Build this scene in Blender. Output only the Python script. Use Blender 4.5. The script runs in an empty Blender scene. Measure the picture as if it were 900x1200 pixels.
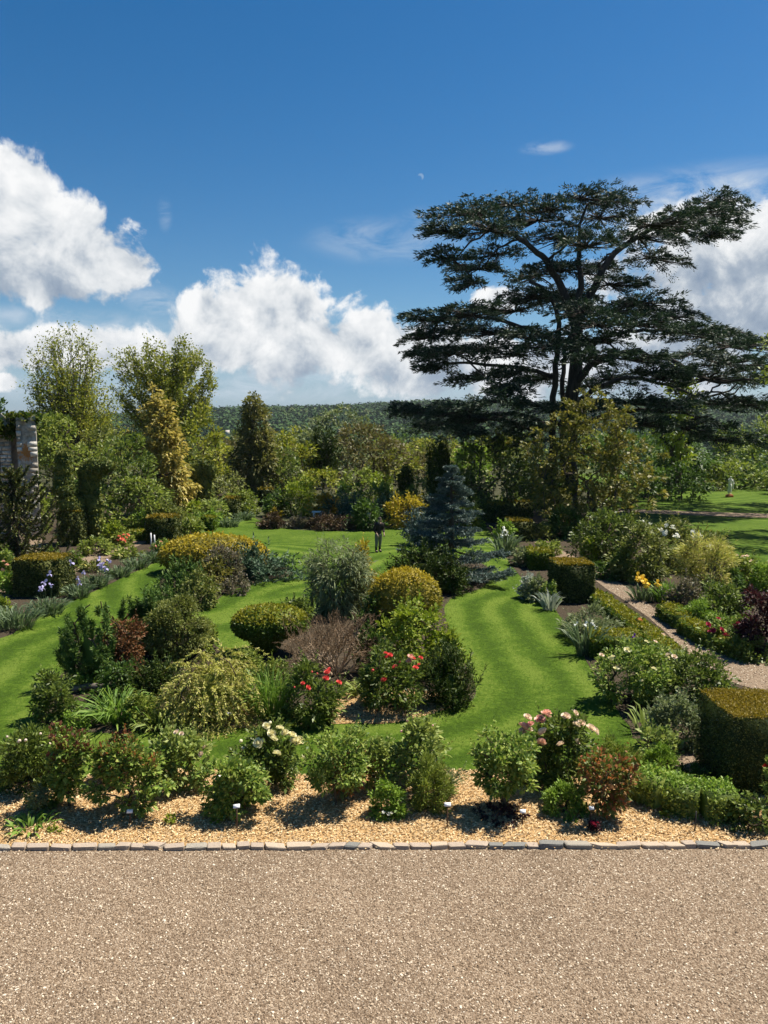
import bpy, bmesh, math
import numpy as np
from mathutils import Vector

SC = bpy.context.scene
COL = SC.collection
PI = math.pi

# ------------------------------------------------------------------ camera
H = 6.3                                   # eye height: an upstairs window over the courtyard
PITCH = math.atan(100 / 900)
cam = bpy.data.cameras.new('camera')
cam.sensor_fit = 'VERTICAL'; cam.sensor_height = 36; cam.lens = 36 * 900 / 1200
cam.clip_start = 0.1; cam.clip_end = 9000
camo = bpy.data.objects.new('camera', cam); COL.objects.link(camo)
camo.location = (0, 0, H); camo.rotation_euler = (PI / 2 - PITCH, 0, 0)
SC.camera = camo
CT, ST = math.cos(PITCH), math.sin(PITCH)

def ray(px, py):                           # direction of a photograph pixel (900 x 1200), depth 1
    X, Y = (px - 450) / 900, (py - 600) / 900
    return np.array([X, CT - Y * ST, -ST - Y * CT])
def g(px, py, z=0.0):                      # its point on the ground (or on the level z)
    d = ray(px, py); t = (z - H) / d[2]
    return np.array([d[0] * t, d[1] * t, z])
def at(px, py, y):                         # its point at the distance y
    d = ray(px, py); t = y / d[1]
    return np.array([d[0] * t, y, H + d[2] * t])

# ------------------------------------------------------------------ colour management
SC.view_settings.view_transform = 'Standard'; SC.view_settings.look = 'None'
EXPO = 0.83
SC.view_settings.exposure = EXPO; SC.view_settings.gamma = 1
SC.cycles.max_bounces = 6; SC.cycles.diffuse_bounces = 3; SC.cycles.glossy_bounces = 2
SC.cycles.transmission_bounces = 3; SC.cycles.transparent_max_bounces = 4
SC.cycles.caustics_reflective = False; SC.cycles.caustics_refractive = False

# ------------------------------------------------------------------ sun and sky
SUN_EL = math.radians(59)
SUN_DIR = np.array([0.88, 0.47]); SUN_DIR /= np.linalg.norm(SUN_DIR)    # from the right and a little beyond
sl = bpy.data.lights.new('sun', 'SUN'); sl.energy = 5.0; sl.angle = math.radians(0.53); sl.color = (1, 0.93, 0.80)
so = bpy.data.objects.new('sun', sl); COL.objects.link(so)
sv = Vector((SUN_DIR[0] * math.cos(SUN_EL), SUN_DIR[1] * math.cos(SUN_EL), math.sin(SUN_EL)))
so.rotation_euler = sv.to_track_quat('Z', 'Y').to_euler(); so.location = (30, 10, 60)

class Nodes:                               # short-hand for building node trees
    def __init__(s, tree): s.t = tree; s.n = tree.nodes; s.l = tree.links
    def add(s, ty, **kw):
        n = s.n.new(ty)
        for k, v in kw.items(): setattr(n, k, v)
        return n
    def put(s, inp, v):
        if isinstance(v, bpy.types.NodeSocket): s.l.new(v, inp)
        elif v is not None:
            if inp.type == 'RGBA' and len(v) == 3: v = (*v, 1)
            inp.default_value = v
    def m(s, op, a, b=None, c=None, clamp=False):
        n = s.add('ShaderNodeMath', operation=op, use_clamp=clamp)
        for i, v in enumerate((a, b, c)):
            if v is not None: s.put(n.inputs[i], v)
        return n.outputs[0]
    def v(s, op, a, b=None, out=0):
        n = s.add('ShaderNodeVectorMath', operation=op)
        s.put(n.inputs[0], a)
        if b is not None: s.put(n.inputs[1], b)
        return n.outputs[out]
    def mix(s, f, a, b):
        n = s.add('ShaderNodeMix', data_type='RGBA')
        s.put(n.inputs[0], f); s.put(n.inputs[6], a); s.put(n.inputs[7], b)
        return n.outputs[2]
    def rng(s, v, a, b, c, d, smooth=False):
        n = s.add('ShaderNodeMapRange', interpolation_type='SMOOTHSTEP' if smooth else 'LINEAR')
        for i, x in enumerate((v, a, b, c, d)): s.put(n.inputs[i], x)
        return n.outputs[0]
    def noise(s, vec, scale, detail=4, rough=0.55, dist=0.0):
        n = s.add('ShaderNodeTexNoise'); s.put(n.inputs['Vector'], vec)
        n.inputs['Scale'].default_value = scale; n.inputs['Detail'].default_value = detail
        n.inputs['Roughness'].default_value = rough; n.inputs['Distortion'].default_value = dist
        return n.outputs[0]
    def ramp(s, f, stops, const=False):
        n = s.add('ShaderNodeValToRGB'); e = n.color_ramp.elements
        n.color_ramp.interpolation = 'CONSTANT' if const else 'LINEAR'
        while len(e) < len(stops): e.new(0.5)
        for k, (p, c) in zip(e, stops): k.position = p; k.color = (*c, 1)
        s.put(n.inputs[0], f); return n.outputs[0]

SKY_STR = 0.054
W = bpy.data.worlds.new('World'); SC.world = W; W.use_nodes = True
W.node_tree.nodes.clear()
w = Nodes(W.node_tree)
sky = w.add('ShaderNodeTexSky', sky_type='NISHITA', sun_disc=False)
sky.sun_elevation = SUN_EL; sky.sun_rotation = math.atan2(SUN_DIR[0], SUN_DIR[1])
sky.air_density = 1.0; sky.dust_density = 0.25; sky.ozone_density = 2.2
vec = w.add('ShaderNodeTexCoord').outputs['Generated']
sep = w.add('ShaderNodeSeparateXYZ'); w.put(sep.inputs[0], vec)
az = w.m('ARCTAN2', sep.outputs[0], sep.outputs[1])
el = w.m('ARCSINE', sep.outputs[2])
cmb = w.add('ShaderNodeCombineXYZ'); w.put(cmb.inputs[0], az); w.put(cmb.inputs[1], el)
ang = cmb.outputs[0]
# slow warp of the cloud outlines and billowing detail
big = w.noise(vec, 6.0, 3, 0.5)
fine = w.noise(vec, 17.0, 9, 0.60, 0.35)
fine2 = w.noise(w.v('ADD', vec, (-0.022, -0.004, -0.022)), 17.0, 5, 0.58, 0.35)  # the same billows, a step away from the sun
puff = w.noise(vec, 55.0, 5, 0.6, 0.3)
def azel(px, py):
    d = ray(px, py); d = d / np.linalg.norm(d)
    return math.atan2(d[0], d[1]), math.asin(d[2])
# cumulus seen from the window: centre and half-size in photo pixels, brightness at the middle, change per half-height
CUM = [
 (14, 226, 56, 46, .93, .10), (60, 266, 72, 42, .88, .12), (122, 314, 52, 26, .82, .14), (-30, 300, 130, 60, .76, .14), (50, 325, 84, 32, .70, .12),
 (-160, 260, 160, 110, .85, .1),
 (300, 368, 80, 56, .96, .06), (345, 352, 44, 38, .98, .05), (250, 375, 52, 42, .95, .06), (335, 405, 140, 46, .82, .16), (440, 396, 82, 46, .95, .07), (510, 420, 110, 42, .84, .14),
 (600, 428, 130, 44, .82, .14), (580, 352, 34, 16, .85, .1),
 (70, 410, 170, 30, .90, .08), (8, 447, 16, 11, 1.0, .02),
 (850, 306, 140, 54, .76, .20), (940, 280, 140, 56, .90, .10), (860, 372, 130, 48, .66, .14), (790, 268, 60, 26, .88, .05), (940, 350, 120, 60, .76, .14),
 (1130, 330, 170, 90, .85, .12), (-330, 400, 190, 60, .88, .1), (720, 420, 160, 46, .74, .12),
]
den, tone = None, None
for (px, py, rx, ry, t0, ts) in CUM:
    a0, e0 = azel(px, py)
    q = w.v('MULTIPLY', w.v('SUBTRACT', ang, (a0, e0, 0)), (900 / rx, 900 / ry, 0))
    b = w.m('SUBTRACT', 1.0, w.v('LENGTH', q, out=1))
    sq = w.add('ShaderNodeSeparateXYZ'); w.put(sq.inputs[0], q)
    ti = w.m('MULTIPLY_ADD', sq.outputs[1], ts, t0)
    if den is None: den, tone = b, ti
    else:
        f = w.m('MULTIPLY_ADD', w.m('SUBTRACT', b, den), 1.6, 0.5, clamp=True)
        tone = w.m('ADD', tone, w.m('MULTIPLY', w.m('SUBTRACT', ti, tone), f))
        den = w.m('SMOOTH_MAX', den, b, 0.12)
# the rest of the sky has sparser broken cloud, thinned out of view to weaken the fill light
gen = w.rng(w.noise(vec, 2.3, 4, 0.5), 0.60, 0.80, -0.9, 0.7)
front = w.m('MULTIPLY', w.rng(w.m('ABSOLUTE', az), 0.62, 0.85, 1, 0, True), w.rng(el, 0.60, 0.80, 1, 0, True))
den = w.m('MAXIMUM', den, w.m('ADD', gen, w.m('MULTIPLY', front, -3.0)))
dn = w.m('ADD', den, w.m('MULTIPLY_ADD', w.m('SUBTRACT', fine, 0.5), 1.9, w.m('MULTIPLY', w.m('SUBTRACT', big, 0.5), 0.7)))
dn = w.m('ADD', dn, w.m('MULTIPLY', w.m('SUBTRACT', puff, 0.5), 0.65))
alpha = w.rng(dn, -0.04, 0.32, 0, 1, True)
rel = w.m('SUBTRACT', fine, fine2)
lum = w.m('ADD', tone, w.m('MULTIPLY', rel, 1.15))
lum = w.m('ADD', lum, w.m('MULTIPLY', w.m('SUBTRACT', puff, 0.5), 0.16))
lum = w.m('ADD', lum, w.rng(dn, 0.0, 0.9, 0.06, -0.08))
lum = w.rng(lum, 0.40, 1.04, 0.0, 1.0)
cloud = w.ramp(lum, [(0.0, (.23, .31, .43)), (0.35, (.40, .47, .56)), (0.7, (.76, .79, .82)), (1.0, (.96, .965, .97))])
# soft veils
soft = None
for (px, py, rx, ry, k) in [(450, 282, 110, 30, .5), (500, 262, 60, 22, .3), (640, 173, 34, 9, .75), (820, 240, 190, 46, 1.0), (740, 255, 90, 40, .7), (620, 345, 70, 24, .6), (180, 352, 40, 22, .7),
                            (193, 250, 10, 22, .4), (60, 375, 200, 18, .6), (320, 450, 360, 30, .75), (120, 455, 200, 24, .6)]:
    a0, e0 = azel(px, py)
    q = w.v('LENGTH', w.v('MULTIPLY', w.v('SUBTRACT', ang, (a0, e0, 0)), (900 / rx, 900 / ry, 0)), out=1)
    b = w.m('MULTIPLY', w.rng(q, 1.0, 0.2, 0, 1, True), k)
    soft = b if soft is None else w.m('MAXIMUM', soft, b)
soft = w.m('MULTIPLY', soft, w.rng(w.noise(w.v('MULTIPLY', vec, (1, 1, 2.5)), 15, 7, 0.62, 0.6), 0.36, 0.66, 0, 1))
# pale, slightly grey air low over the hills
low = w.rng(el, 0.0, 0.17, 0.62, 0.0, True)
skyc = w.add('ShaderNodeHueSaturation'); w.put(skyc.inputs['Color'], sky.outputs[0])
skyc.inputs['Saturation'].default_value = 1.42; skyc.inputs['Value'].default_value = 1.0
skyc.inputs['Hue'].default_value = 0.5
K = 1 / (SKY_STR * 2 ** EXPO)
c1 = w.mix(low, skyc.outputs[0], tuple(x * K for x in (.19, .35, .60)))
c1 = w.mix(soft, c1, tuple(x * K for x in (.62, .70, .80)))
cl = w.v('SCALE', cloud); cl.node.inputs['Scale'].default_value = K
c1 = w.mix(alpha, c1, cl)
# the day moon: a pale half disc
ma, me = azel(493, 207); mdir = Vector((math.cos(me) * math.sin(ma), math.cos(me) * math.cos(ma), math.sin(me)))
md = w.v('DISTANCE', vec, tuple(mdir), out=1)
ml = w.v('DISTANCE', vec, tuple((mdir + Vector((-0.0022, 0, -0.0024))).normalized()), out=1)
moon = w.m('MULTIPLY', w.rng(md, 0.0042, 0.0030, 0, 0.34), w.rng(ml, 0.0030, 0.0042, 0, 1))
c1 = w.mix(moon, c1, tuple(x * K for x in (.55, .66, .78)))
bg = w.add('ShaderNodeBackground'); w.put(bg.inputs[0], c1); bg.inputs[1].default_value = SKY_STR
wo = w.add('ShaderNodeOutputWorld'); w.l.new(bg.outputs[0], wo.inputs[0])
W.cycles.sampling_method = 'MANUAL'; W.cycles.sample_map_resolution = 512

# ------------------------------------------------------------------ materials
def newmat(name):
    m = bpy.data.materials.new(name); m.use_nodes = True; m.node_tree.nodes.clear()
    n = Nodes(m.node_tree); out = n.add('ShaderNodeOutputMaterial')
    return m, n, out
def pbsdf(n, col, rough=0.7, spec=0.3, normal=None):
    p = n.add('ShaderNodeBsdfPrincipled'); n.put(p.inputs['Base Color'], col)
    n.put(p.inputs['Roughness'], rough); p.inputs['Specular IOR Level'].default_value = spec
    if normal is not None: n.l.new(normal, p.inputs['Normal'])
    return p
def bump(n, h, strength, dist):
    b = n.add('ShaderNodeBump'); n.put(b.inputs['Height'], h)
    b.inputs['Strength'].default_value = strength; b.inputs['Distance'].default_value = dist
    return b.outputs[0]
def obco(n): return n.add('ShaderNodeTexCoord').outputs['Object']
def geo(n): return n.add('ShaderNodeNewGeometry')

MATS = {}
def leafmat(name, cols, trans=0.30, rough=0.5, spec=0.25, patch=0.0, pscale=1.2):
    """leaves: every leaf (mesh island) takes its own tint from the list; part of the light passes through"""
    if name in MATS: return MATS[name]
    m, n, out = newmat(name)
    r = geo(n).outputs['Random Per Island']
    if patch:
        r = n.m('MULTIPLY_ADD', n.m('SUBTRACT', n.noise(obco(n), pscale, 2), 0.5), patch * 3, r, clamp=True)
    k = max(1, len(cols) - 1)
    c = n.ramp(r, [(i / k * 0.9 + 0.05, cc) for i, cc in enumerate(cols)])
    p = pbsdf(n, c, rough, spec)
    t = n.add('ShaderNodeBsdfTranslucent')
    n.put(t.inputs[0], n.mix(0.35, c, n.v('MULTIPLY', c, (1.25, 1.3, 0.5))))
    mx = n.add('ShaderNodeMixShader'); mx.inputs[0].default_value = trans
    n.l.new(p.outputs[0], mx.inputs[1]); n.l.new(t.outputs[0], mx.inputs[2])
    n.l.new(mx.outputs[0], out.inputs[0])
    MATS[name] = m; return m
def plainmat(name, col, rough=0.7, var=0.25, scale=8, bumpd=0.0, spec=0.3, stretch=(1, 1, 1)):
    if name in MATS: return MATS[name]
    m, n, out = newmat(name)
    v = n.v('MULTIPLY', obco(n), stretch)
    f = n.noise(v, scale, 5, 0.6)
    lo = tuple(x * (1 - var) for x in col); hi = tuple(min(.9, x * (1 + var)) for x in col)
    c = n.mix(n.rng(f, .3, .7, 0, 1), lo, hi)
    p = pbsdf(n, c, rough, spec, bump(n, f, 0.6, bumpd) if bumpd else None)
    n.l.new(p.outputs[0], out.inputs[0]); MATS[name] = m; return m
def islandmat(name, stops, rough=0.8, spec=0.2, var=0.2, scale=30):
    """stones, chips: one tint per piece plus a little grain"""
    if name in MATS: return MATS[name]
    m, n, out = newmat(name)
    c = n.ramp(geo(n).outputs['Random Per Island'], stops)
    f = n.rng(n.noise(obco(n), scale, 3), .3, .7, 1 - var, 1 + var)
    cs = n.v('SCALE', c); n.put(cs.node.inputs['Scale'], f)
    p = pbsdf(n, cs, rough, spec)
    n.l.new(p.outputs[0], out.inputs[0]); MATS[name] = m; return m

bark = plainmat('bark', (.085, .068, .05), 0.9, .45, 9, .03, .1, (1, 1, .25))
greybark = plainmat('grey_bark', (.16, .14, .115), 0.9, .4, 9, .03, .1, (1, 1, .25))
cedarbark = plainmat('cedar_bark', (.05, .043, .038), 0.95, .4, 5, .05, .1, (1, 1, .25))
twig = plainmat('twig', (.10, .075, .05), 0.85, .4, 12, 0, .1)
greenstem = plainmat('green_stem', (.06, .09, .03), 0.7, .3, 12)

# ------------------------------------------------------------------ geometry collector
def unit(a): return a / np.maximum(np.linalg.norm(a, axis=-1, keepdims=True), 1e-9)
def rand_dirs(rng, n): return unit(rng.normal(size=(n, 3)))

class Geo:
    def __init__(s): s.V = []; s.Q = []; s.T = []; s.n = 0
    def add(s, V, Q=None, T=None):
        V = np.asarray(V, float).reshape(-1, 3)
        if Q is not None and len(Q): s.Q.append(np.asarray(Q, int).reshape(-1, 4) + s.n)
        if T is not None and len(T): s.T.append(np.asarray(T, int).reshape(-1, 3) + s.n)
        s.V.append(V); s.n += len(V)
    def mesh(s, name, mat, smooth=False):
        me = bpy.data.meshes.new(name)
        V = np.concatenate(s.V) if s.V else np.zeros((0, 3))
        Q = np.concatenate(s.Q) if s.Q else np.zeros((0, 4), int)
        T = np.concatenate(s.T) if s.T else np.zeros((0, 3), int)
        me.vertices.add(len(V)); me.vertices.foreach_set('co', V.astype(np.float32).ravel())
        nl = Q.size + T.size
        me.loops.add(nl); me.loops.foreach_set('vertex_index', np.concatenate([Q.ravel(), T.ravel()]).astype(np.int32))
        nf = len(Q) + len(T)
        me.polygons.add(nf)
        ls = np.concatenate([np.arange(len(Q)) * 4, Q.size + np.arange(len(T)) * 3]).astype(np.int32)
        me.polygons.foreach_set('loop_start', ls)
        if smooth: me.polygons.foreach_set('use_smooth', np.ones(nf, bool))
        me.update(calc_edges=True); me.validate()
        if mat: me.materials.append(mat)
        return me

def link(name, me, parent=None, loc=None, kind=None):
    o = bpy.data.objects.new(name, me); COL.objects.link(o)
    if parent: o.parent = parent
    if loc is not None: o.location = loc
    if kind: o['kind'] = kind
    return o
def thing(name, label, cat, loc=(0, 0, 0), rz=0, group=None, me=None):
    o = bpy.data.objects.new(name, me); COL.objects.link(o)
    o.location = loc; o.rotation_euler = (0, 0, rz); o['label'] = label; o['category'] = cat
    if group: o['group'] = group
    return o
def copy_tree(o, parent=None):
    c = o.copy(); COL.objects.link(c)
    if parent: c.parent = parent
    for ch in list(o.children): copy_tree(ch, c)
    return c
def structure(name, me, loc=(0, 0, 0)): return link(name, me, None, loc, 'structure')

def leaf_geo(G, rng, P, D, L, Wd, up=1.0, out=None, fold=0.12, droop=0.0):
    """one pointed four-cornered leaf per row, flat side turned towards 'up' and outwards"""
    n = len(P)
    if not n: return
    D = unit(D); L = np.broadcast_to(np.asarray(L, float), (n,))[:, None]; Wd = np.broadcast_to(np.asarray(Wd, float), (n,))[:, None]
    ref = rng.normal(size=(n, 3)) * 0.7 + np.array([0, 0, up])
    if out is not None: ref = ref + out
    S = unit(np.cross(D, ref)); N = np.cross(S, D)
    V = np.empty((n, 4, 3))
    mid = P + D * L * 0.48 + N * (Wd * fold)
    V[:, 0] = P; V[:, 1] = mid + S * Wd * .5; V[:, 2] = P + D * L - np.array([0, 0, 1]) * L * droop; V[:, 3] = mid - S * Wd * .5
    G.add(V, np.arange(4 * n).reshape(n, 4))
def prisms(G, A, B, ra, rb, k=4):
    """tapered k-sided pieces of branch from A to B"""
    A = np.asarray(A, float); B = np.asarray(B, float); n = len(A)
    if not n: return
    ra = np.broadcast_to(ra, (n,)); rb = np.broadcast_to(rb, (n,))
    d = unit(B - A); ref = np.where(np.abs(d[:, 2:3]) > .9, np.array([[1., 0, 0]]), np.array([[0, 0, 1.]]))
    s = unit(np.cross(d, ref)); t = np.cross(d, s)
    a = np.arange(k) * 2 * PI / k
    ring = np.cos(a)[None, :, None] * s[:, None] + np.sin(a)[None, :, None] * t[:, None]
    V = np.concatenate([A[:, None] + ring * ra[:, None, None], B[:, None] + ring * rb[:, None, None]], 1)
    i = np.arange(k); j = (i + 1) % k
    q = np.stack([i, j, j + k, i + k], 1)
    G.add(V, (q[None] + (np.arange(n) * 2 * k)[:, None, None]).reshape(-1, 4))
def tube(G, pts, rads, k=8, cap=True):
    """one joined tube along a polyline"""
    pts = np.asarray(pts, float); n = len(pts); rads = np.broadcast_to(rads, (n,))
    d = unit(np.gradient(pts, axis=0)); s = np.cross(d[0], [0, 0, 1.]); 
    if np.linalg.norm(s) < .1: s = np.cross(d[0], [1., 0, 0])
    a = np.arange(k) * 2 * PI / k; V = []
    for i in range(n):
        s = s - d[i] * np.dot(s, d[i]); s /= np.linalg.norm(s); t = np.cross(d[i], s)
        V.append(pts[i] + rads[i] * (np.cos(a)[:, None] * s + np.sin(a)[:, None] * t))
    i = np.arange(k); j = (i + 1) % k
    q = np.concatenate([np.stack([i + r * k, j + r * k, j + r * k + k, i + r * k + k], 1) for r in range(n - 1)])
    V = np.concatenate(V); T = []
    if cap:
        V = np.concatenate([V, pts[:1], pts[-1:]])
        T = np.concatenate([np.stack([j, i, np.full(k, n * k)], 1), np.stack([i + (n - 1) * k, j + (n - 1) * k, np.full(k, n * k + 1)], 1)])
    G.add(V, q, T)
def box_geo(G, x0, x1, y0, y1, z0, z1):
    V = [(x, y, z) for z in (z0, z1) for y in (y0, y1) for x in (x0, x1)]
    G.add(V, [(0, 2, 3, 1), (4, 5, 7, 6), (0, 1, 5, 4), (2, 6, 7, 3), (0, 4, 6, 2), (1, 3, 7, 5)])
def ball_geo(G, c, r, nu=12, nv=8, jit=0, rng=None):
    r = np.broadcast_to(r, (3,))
    th = np.linspace(0, PI, nv + 1)[1:-1]; ph = np.arange(nu) * 2 * PI / nu
    V = np.stack([np.outer(np.sin(th), np.cos(ph)), np.outer(np.sin(th), np.sin(ph)), np.outer(np.cos(th), np.ones(nu))], -1).reshape(-1, 3)
    V = np.concatenate([V, [[0, 0, 1], [0, 0, -1]]])
    if jit: V = V * (1 + jit * rng.normal(size=(len(V), 1)))
    i = np.arange(nu); j = (i + 1) % nu
    q = np.concatenate([np.stack([i + k * nu, i + (k + 1) * nu, j + (k + 1) * nu, j + k * nu], 1) for k in range(nv - 2)])
    a, b = len(V) - 2, len(V) - 1; m = (nv - 2) * nu
    T = np.concatenate([np.stack([i, j, np.full(nu, a)], 1), np.stack([j + m, i + m, np.full(nu, b)], 1)])
    G.add(V * r + np.asarray(c), q, T)
def skeleton(root_pts, targets, rng, sag=0.0, low=0.6):
    """grow branches from the trunk points to every clump: each clump joins the nearest lower node; pipe-model radii"""
    nodes = [np.asarray(p, float) for p in root_pts]; par = [-1] + list(range(len(root_pts) - 1))
    cen = np.mean(root_pts, axis=0)
    tg = sorted(targets, key=lambda p: np.linalg.norm(p - cen))
    for p in tg:
        A = np.array(nodes); d = np.linalg.norm(A - p, axis=1) + low * np.maximum(0, A[:, 2] - p[2] + 0.15 * np.linalg.norm(A - p, axis=1))
        b = int(np.argmin(d)); a = nodes[b]; ln = np.linalg.norm(p - a)
        m = (a + p) / 2 + rng.normal(size=3) * ln * .07; m[2] += ln * (.06 - sag)
        nodes.append(m); par.append(b); nodes.append(np.asarray(p, float)); par.append(len(nodes) - 2)
    cnt = np.zeros(len(nodes))
    for i in range(len(nodes) - 1, 0, -1):
        if cnt[i] == 0: cnt[i] = 1
        cnt[par[i]] += cnt[i]
    return np.array(nodes), np.array(par), np.maximum(cnt, 1)
def branches_geo(G, sk, r0, rmin, k=4, expo=.5):
    N, par, cnt = sk; r = np.maximum(rmin, r0 * (cnt / cnt[0]) ** expo)
    i = np.arange(1, len(N)); prisms(G, N[par[i]], N[i], np.minimum(r[par[i]], r[i] * 1.5), r[i], k)

# ------------------------------------------------------------------ plant palettes (leaf albedo)
PAL = {
 'mid':    [(.044, .068, .018), (.070, .098, .026), (.10, .128, .040)],
 'dark':   [(.014, .032, .010), (.024, .050, .014), (.042, .075, .022)],
 'gloss':  [(.024, .040, .013), (.042, .066, .020), (.075, .104, .032)],
 'fresh':  [(.055, .105, .020), (.088, .155, .030), (.13, .205, .050)],
 'lime':   [(.13, .20, .025), (.20, .29, .04), (.27, .34, .07)],
 'olive':  [(.045, .058, .012), (.075, .088, .02), (.12, .125, .033)],
 'bronzeleaf': [(.10, .11, .018), (.18, .175, .03), (.26, .22, .05), (.12, .14, .028)],
 'gold':   [(.30, .23, .018), (.47, .36, .026), (.40, .33, .035)],
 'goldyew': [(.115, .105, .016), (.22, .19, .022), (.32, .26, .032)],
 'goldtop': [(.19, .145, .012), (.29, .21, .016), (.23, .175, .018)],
 'goldcon': [(.13, .13, .03), (.27, .22, .055), (.36, .29, .085)],
 'weep':   [(.17, .19, .03), (.28, .28, .06), (.36, .34, .10), (.24, .20, .075)],
 'grey':   [(.065, .085, .035), (.105, .128, .058), (.15, .17, .085)],
 'silver': [(.20, .24, .20), (.33, .37, .32), (.45, .48, .43)],
 'rose':   [(.028, .055, .014), (.055, .095, .025), (.09, .135, .04), (.125, .155, .06)],
 'copper': [(.035, .06, .018), (.06, .085, .025), (.09, .06, .03), (.15, .055, .035)],
 'tips':   [(.09, .035, .022), (.17, .055, .035), (.21, .09, .05)],
 'blue':   [(.05, .078, .07), (.10, .145, .13), (.21, .27, .25)],
 'juniper': [(.026, .052, .028), (.046, .082, .045), (.075, .115, .066)],
 'yew':    [(.012, .026, .007), (.022, .042, .010), (.045, .062, .014)],
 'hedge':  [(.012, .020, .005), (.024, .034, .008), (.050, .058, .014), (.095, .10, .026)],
 'topiary': [(.035, .055, .012), (.065, .085, .018), (.14, .14, .03)],
 'box':    [(.035, .07, .012), (.06, .105, .018), (.10, .15, .028)],
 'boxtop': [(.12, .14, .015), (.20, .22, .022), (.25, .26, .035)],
 'cedar':  [(.012, .026, .016), (.022, .043, .024), (.042, .070, .036)],
 'pine':   [(.018, .044, .014), (.034, .075, .022), (.075, .12, .035)],
 'iris':   [(.085, .13, .06), (.13, .185, .09), (.18, .235, .13)],
 'grassy': [(.06, .13, .03), (.10, .19, .045), (.15, .24, .07)],
 'brown':  [(.06, .038, .02), (.11, .068, .036), (.16, .10, .055)],
 'bronzecon': [(.075, .085, .024), (.13, .135, .036), (.20, .18, .055)],
 'rust':   [(.10, .038, .015), (.16, .065, .022), (.12, .075, .03)],
 'heather': [(.075, .045, .028), (.12, .07, .04), (.09, .08, .03)],
 'mauve':  [(.09, .075, .05), (.15, .125, .095), (.10, .11, .045)],
 'maroon': [(.018, .007, .009), (.035, .010, .014), (.06, .018, .02)],
 'orange': [(.36, .19, .012), (.50, .28, .02), (.40, .29, .03)],
 'oak':    [(.07, .098, .018), (.12, .15, .026), (.165, .175, .036)],
 'rusttree': [(.075, .062, .022), (.11, .095, .03), (.10, .105, .032)],
 'pale':   [(.08, .12, .045), (.12, .165, .065), (.16, .20, .09)],
 'ivy':    [(.02, .05, .012), (.045, .08, .018), (.10, .12, .03)],
}
LIFT = {'mid': 2.486, 'dark': 2.55, 'gloss': 2.423, 'oak': 1.821, 'olive': 2.129, 'rusttree': 1.38, 'cedar': 1.35, 'pine': 1.774, 'yew': 1.882, 'hedge': 2.074, 'rose': 2.402, 'copper': 2.306, 'grey': 1.774, 'blue': 1.0, 'fresh': 1.87, 'box': 1.478, 'pale': 1.848, 'juniper': 1.44, 'weep': 1.56, 'goldcon': 1.5, 'goldyew': 1.2, 'tips': 1.2, 'topiary': 1.8, 'grassy': 1.344, 'brown': 1.2, 'bronzecon': 1.2, 'rust': 1.2, 'mauve': 1.2, 'maroon': 1.3, 'ivy': 1.2}
for _k, _f in LIFT.items(): PAL[_k] = [tuple(x * _f for x in c) for c in PAL[_k]]
for _k in ('mid', 'dark', 'gloss', 'fresh', 'rose', 'oak', 'pine', 'yew', 'pale', 'box', 'boxtop', 'grassy', 'copper', 'lime', 'ivy'):
    PAL[_k] = [(c[0] * 1.14, c[1] * 1.03, c[2] * .62) for c in PAL[_k]]
def lm(key): 
    soft = key in ('blue', 'cedar', 'pine', 'yew', 'hedge', 'juniper', 'brown', 'rust', 'heather')
    return leafmat('leaf_' + key, PAL[key], 0.12 if soft else 0.32, 0.55 if key != 'gloss' else .45, 0.2 if soft else 0.3)

PROF = {
 'dome': lambda t: np.sqrt(np.clip(1 - t ** 2.2, 0, 1)),
 'ball': lambda t: np.sqrt(np.clip(1 - (2 * t - 1) ** 2, 0, 1)) * .99 + .01,
 'bush': lambda t: np.clip(.62 + 1.2 * t, 0, 1) * np.sqrt(np.clip(1 - t ** 2.6, 0, 1)),
 'vase': lambda t: np.clip(.28 + .95 * t, 0, 1) * np.sqrt(np.clip(1 - t ** 4, 0, 1)),
 'cone': lambda t: np.clip(1.02 - t, 0, 1) ** .85 * np.clip(.72 + 2.2 * t, 0, 1),
 'spire': lambda t: np.clip(1.03 - t, 0, 1) ** .55 * np.clip(.8 + 2 * t, 0, 1),
 'column': lambda t: np.clip(.82 + .5 * t, 0, 1) * np.sqrt(np.clip(1 - t ** 5, 0, 1)),
 'oval': lambda t: np.sin(PI * np.clip(t * .86 + .12, 0, 1)) ** .7,
 'fan': lambda t: np.clip(.35 + .8 * t, 0, 1) * np.sqrt(np.clip(1 - t ** 3.5, 0, 1)),
}
def clump_centres(rng, K, r, rd, h, prof, t0, inner=.5, lobes=.18):
    f = PROF[prof]; out = []
    ph = rng.random(6) * 2 * PI
    while len(out) < K:
        t = rng.random(); a = rng.random() * 2 * PI
        rr = float(f(np.array(t)))
        if rng.random() > rr ** .7 + .08: continue
        q = inner + (1 - inner) * rng.random() ** .5
        lob = 1 + lobes * (math.sin(3 * a + ph[0] + 4 * t) * .6 + math.sin(5 * a + ph[1] - 7 * t) * .4) + lobes * .35 * rng.normal()
        out.append((r * rr * q * lob * math.cos(a), rd * rr * q * lob * math.sin(a), h * (t0 + (1 - t0) * t) * (1 + lobes * .25 * rng.normal())))
    return np.array(out)
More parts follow.
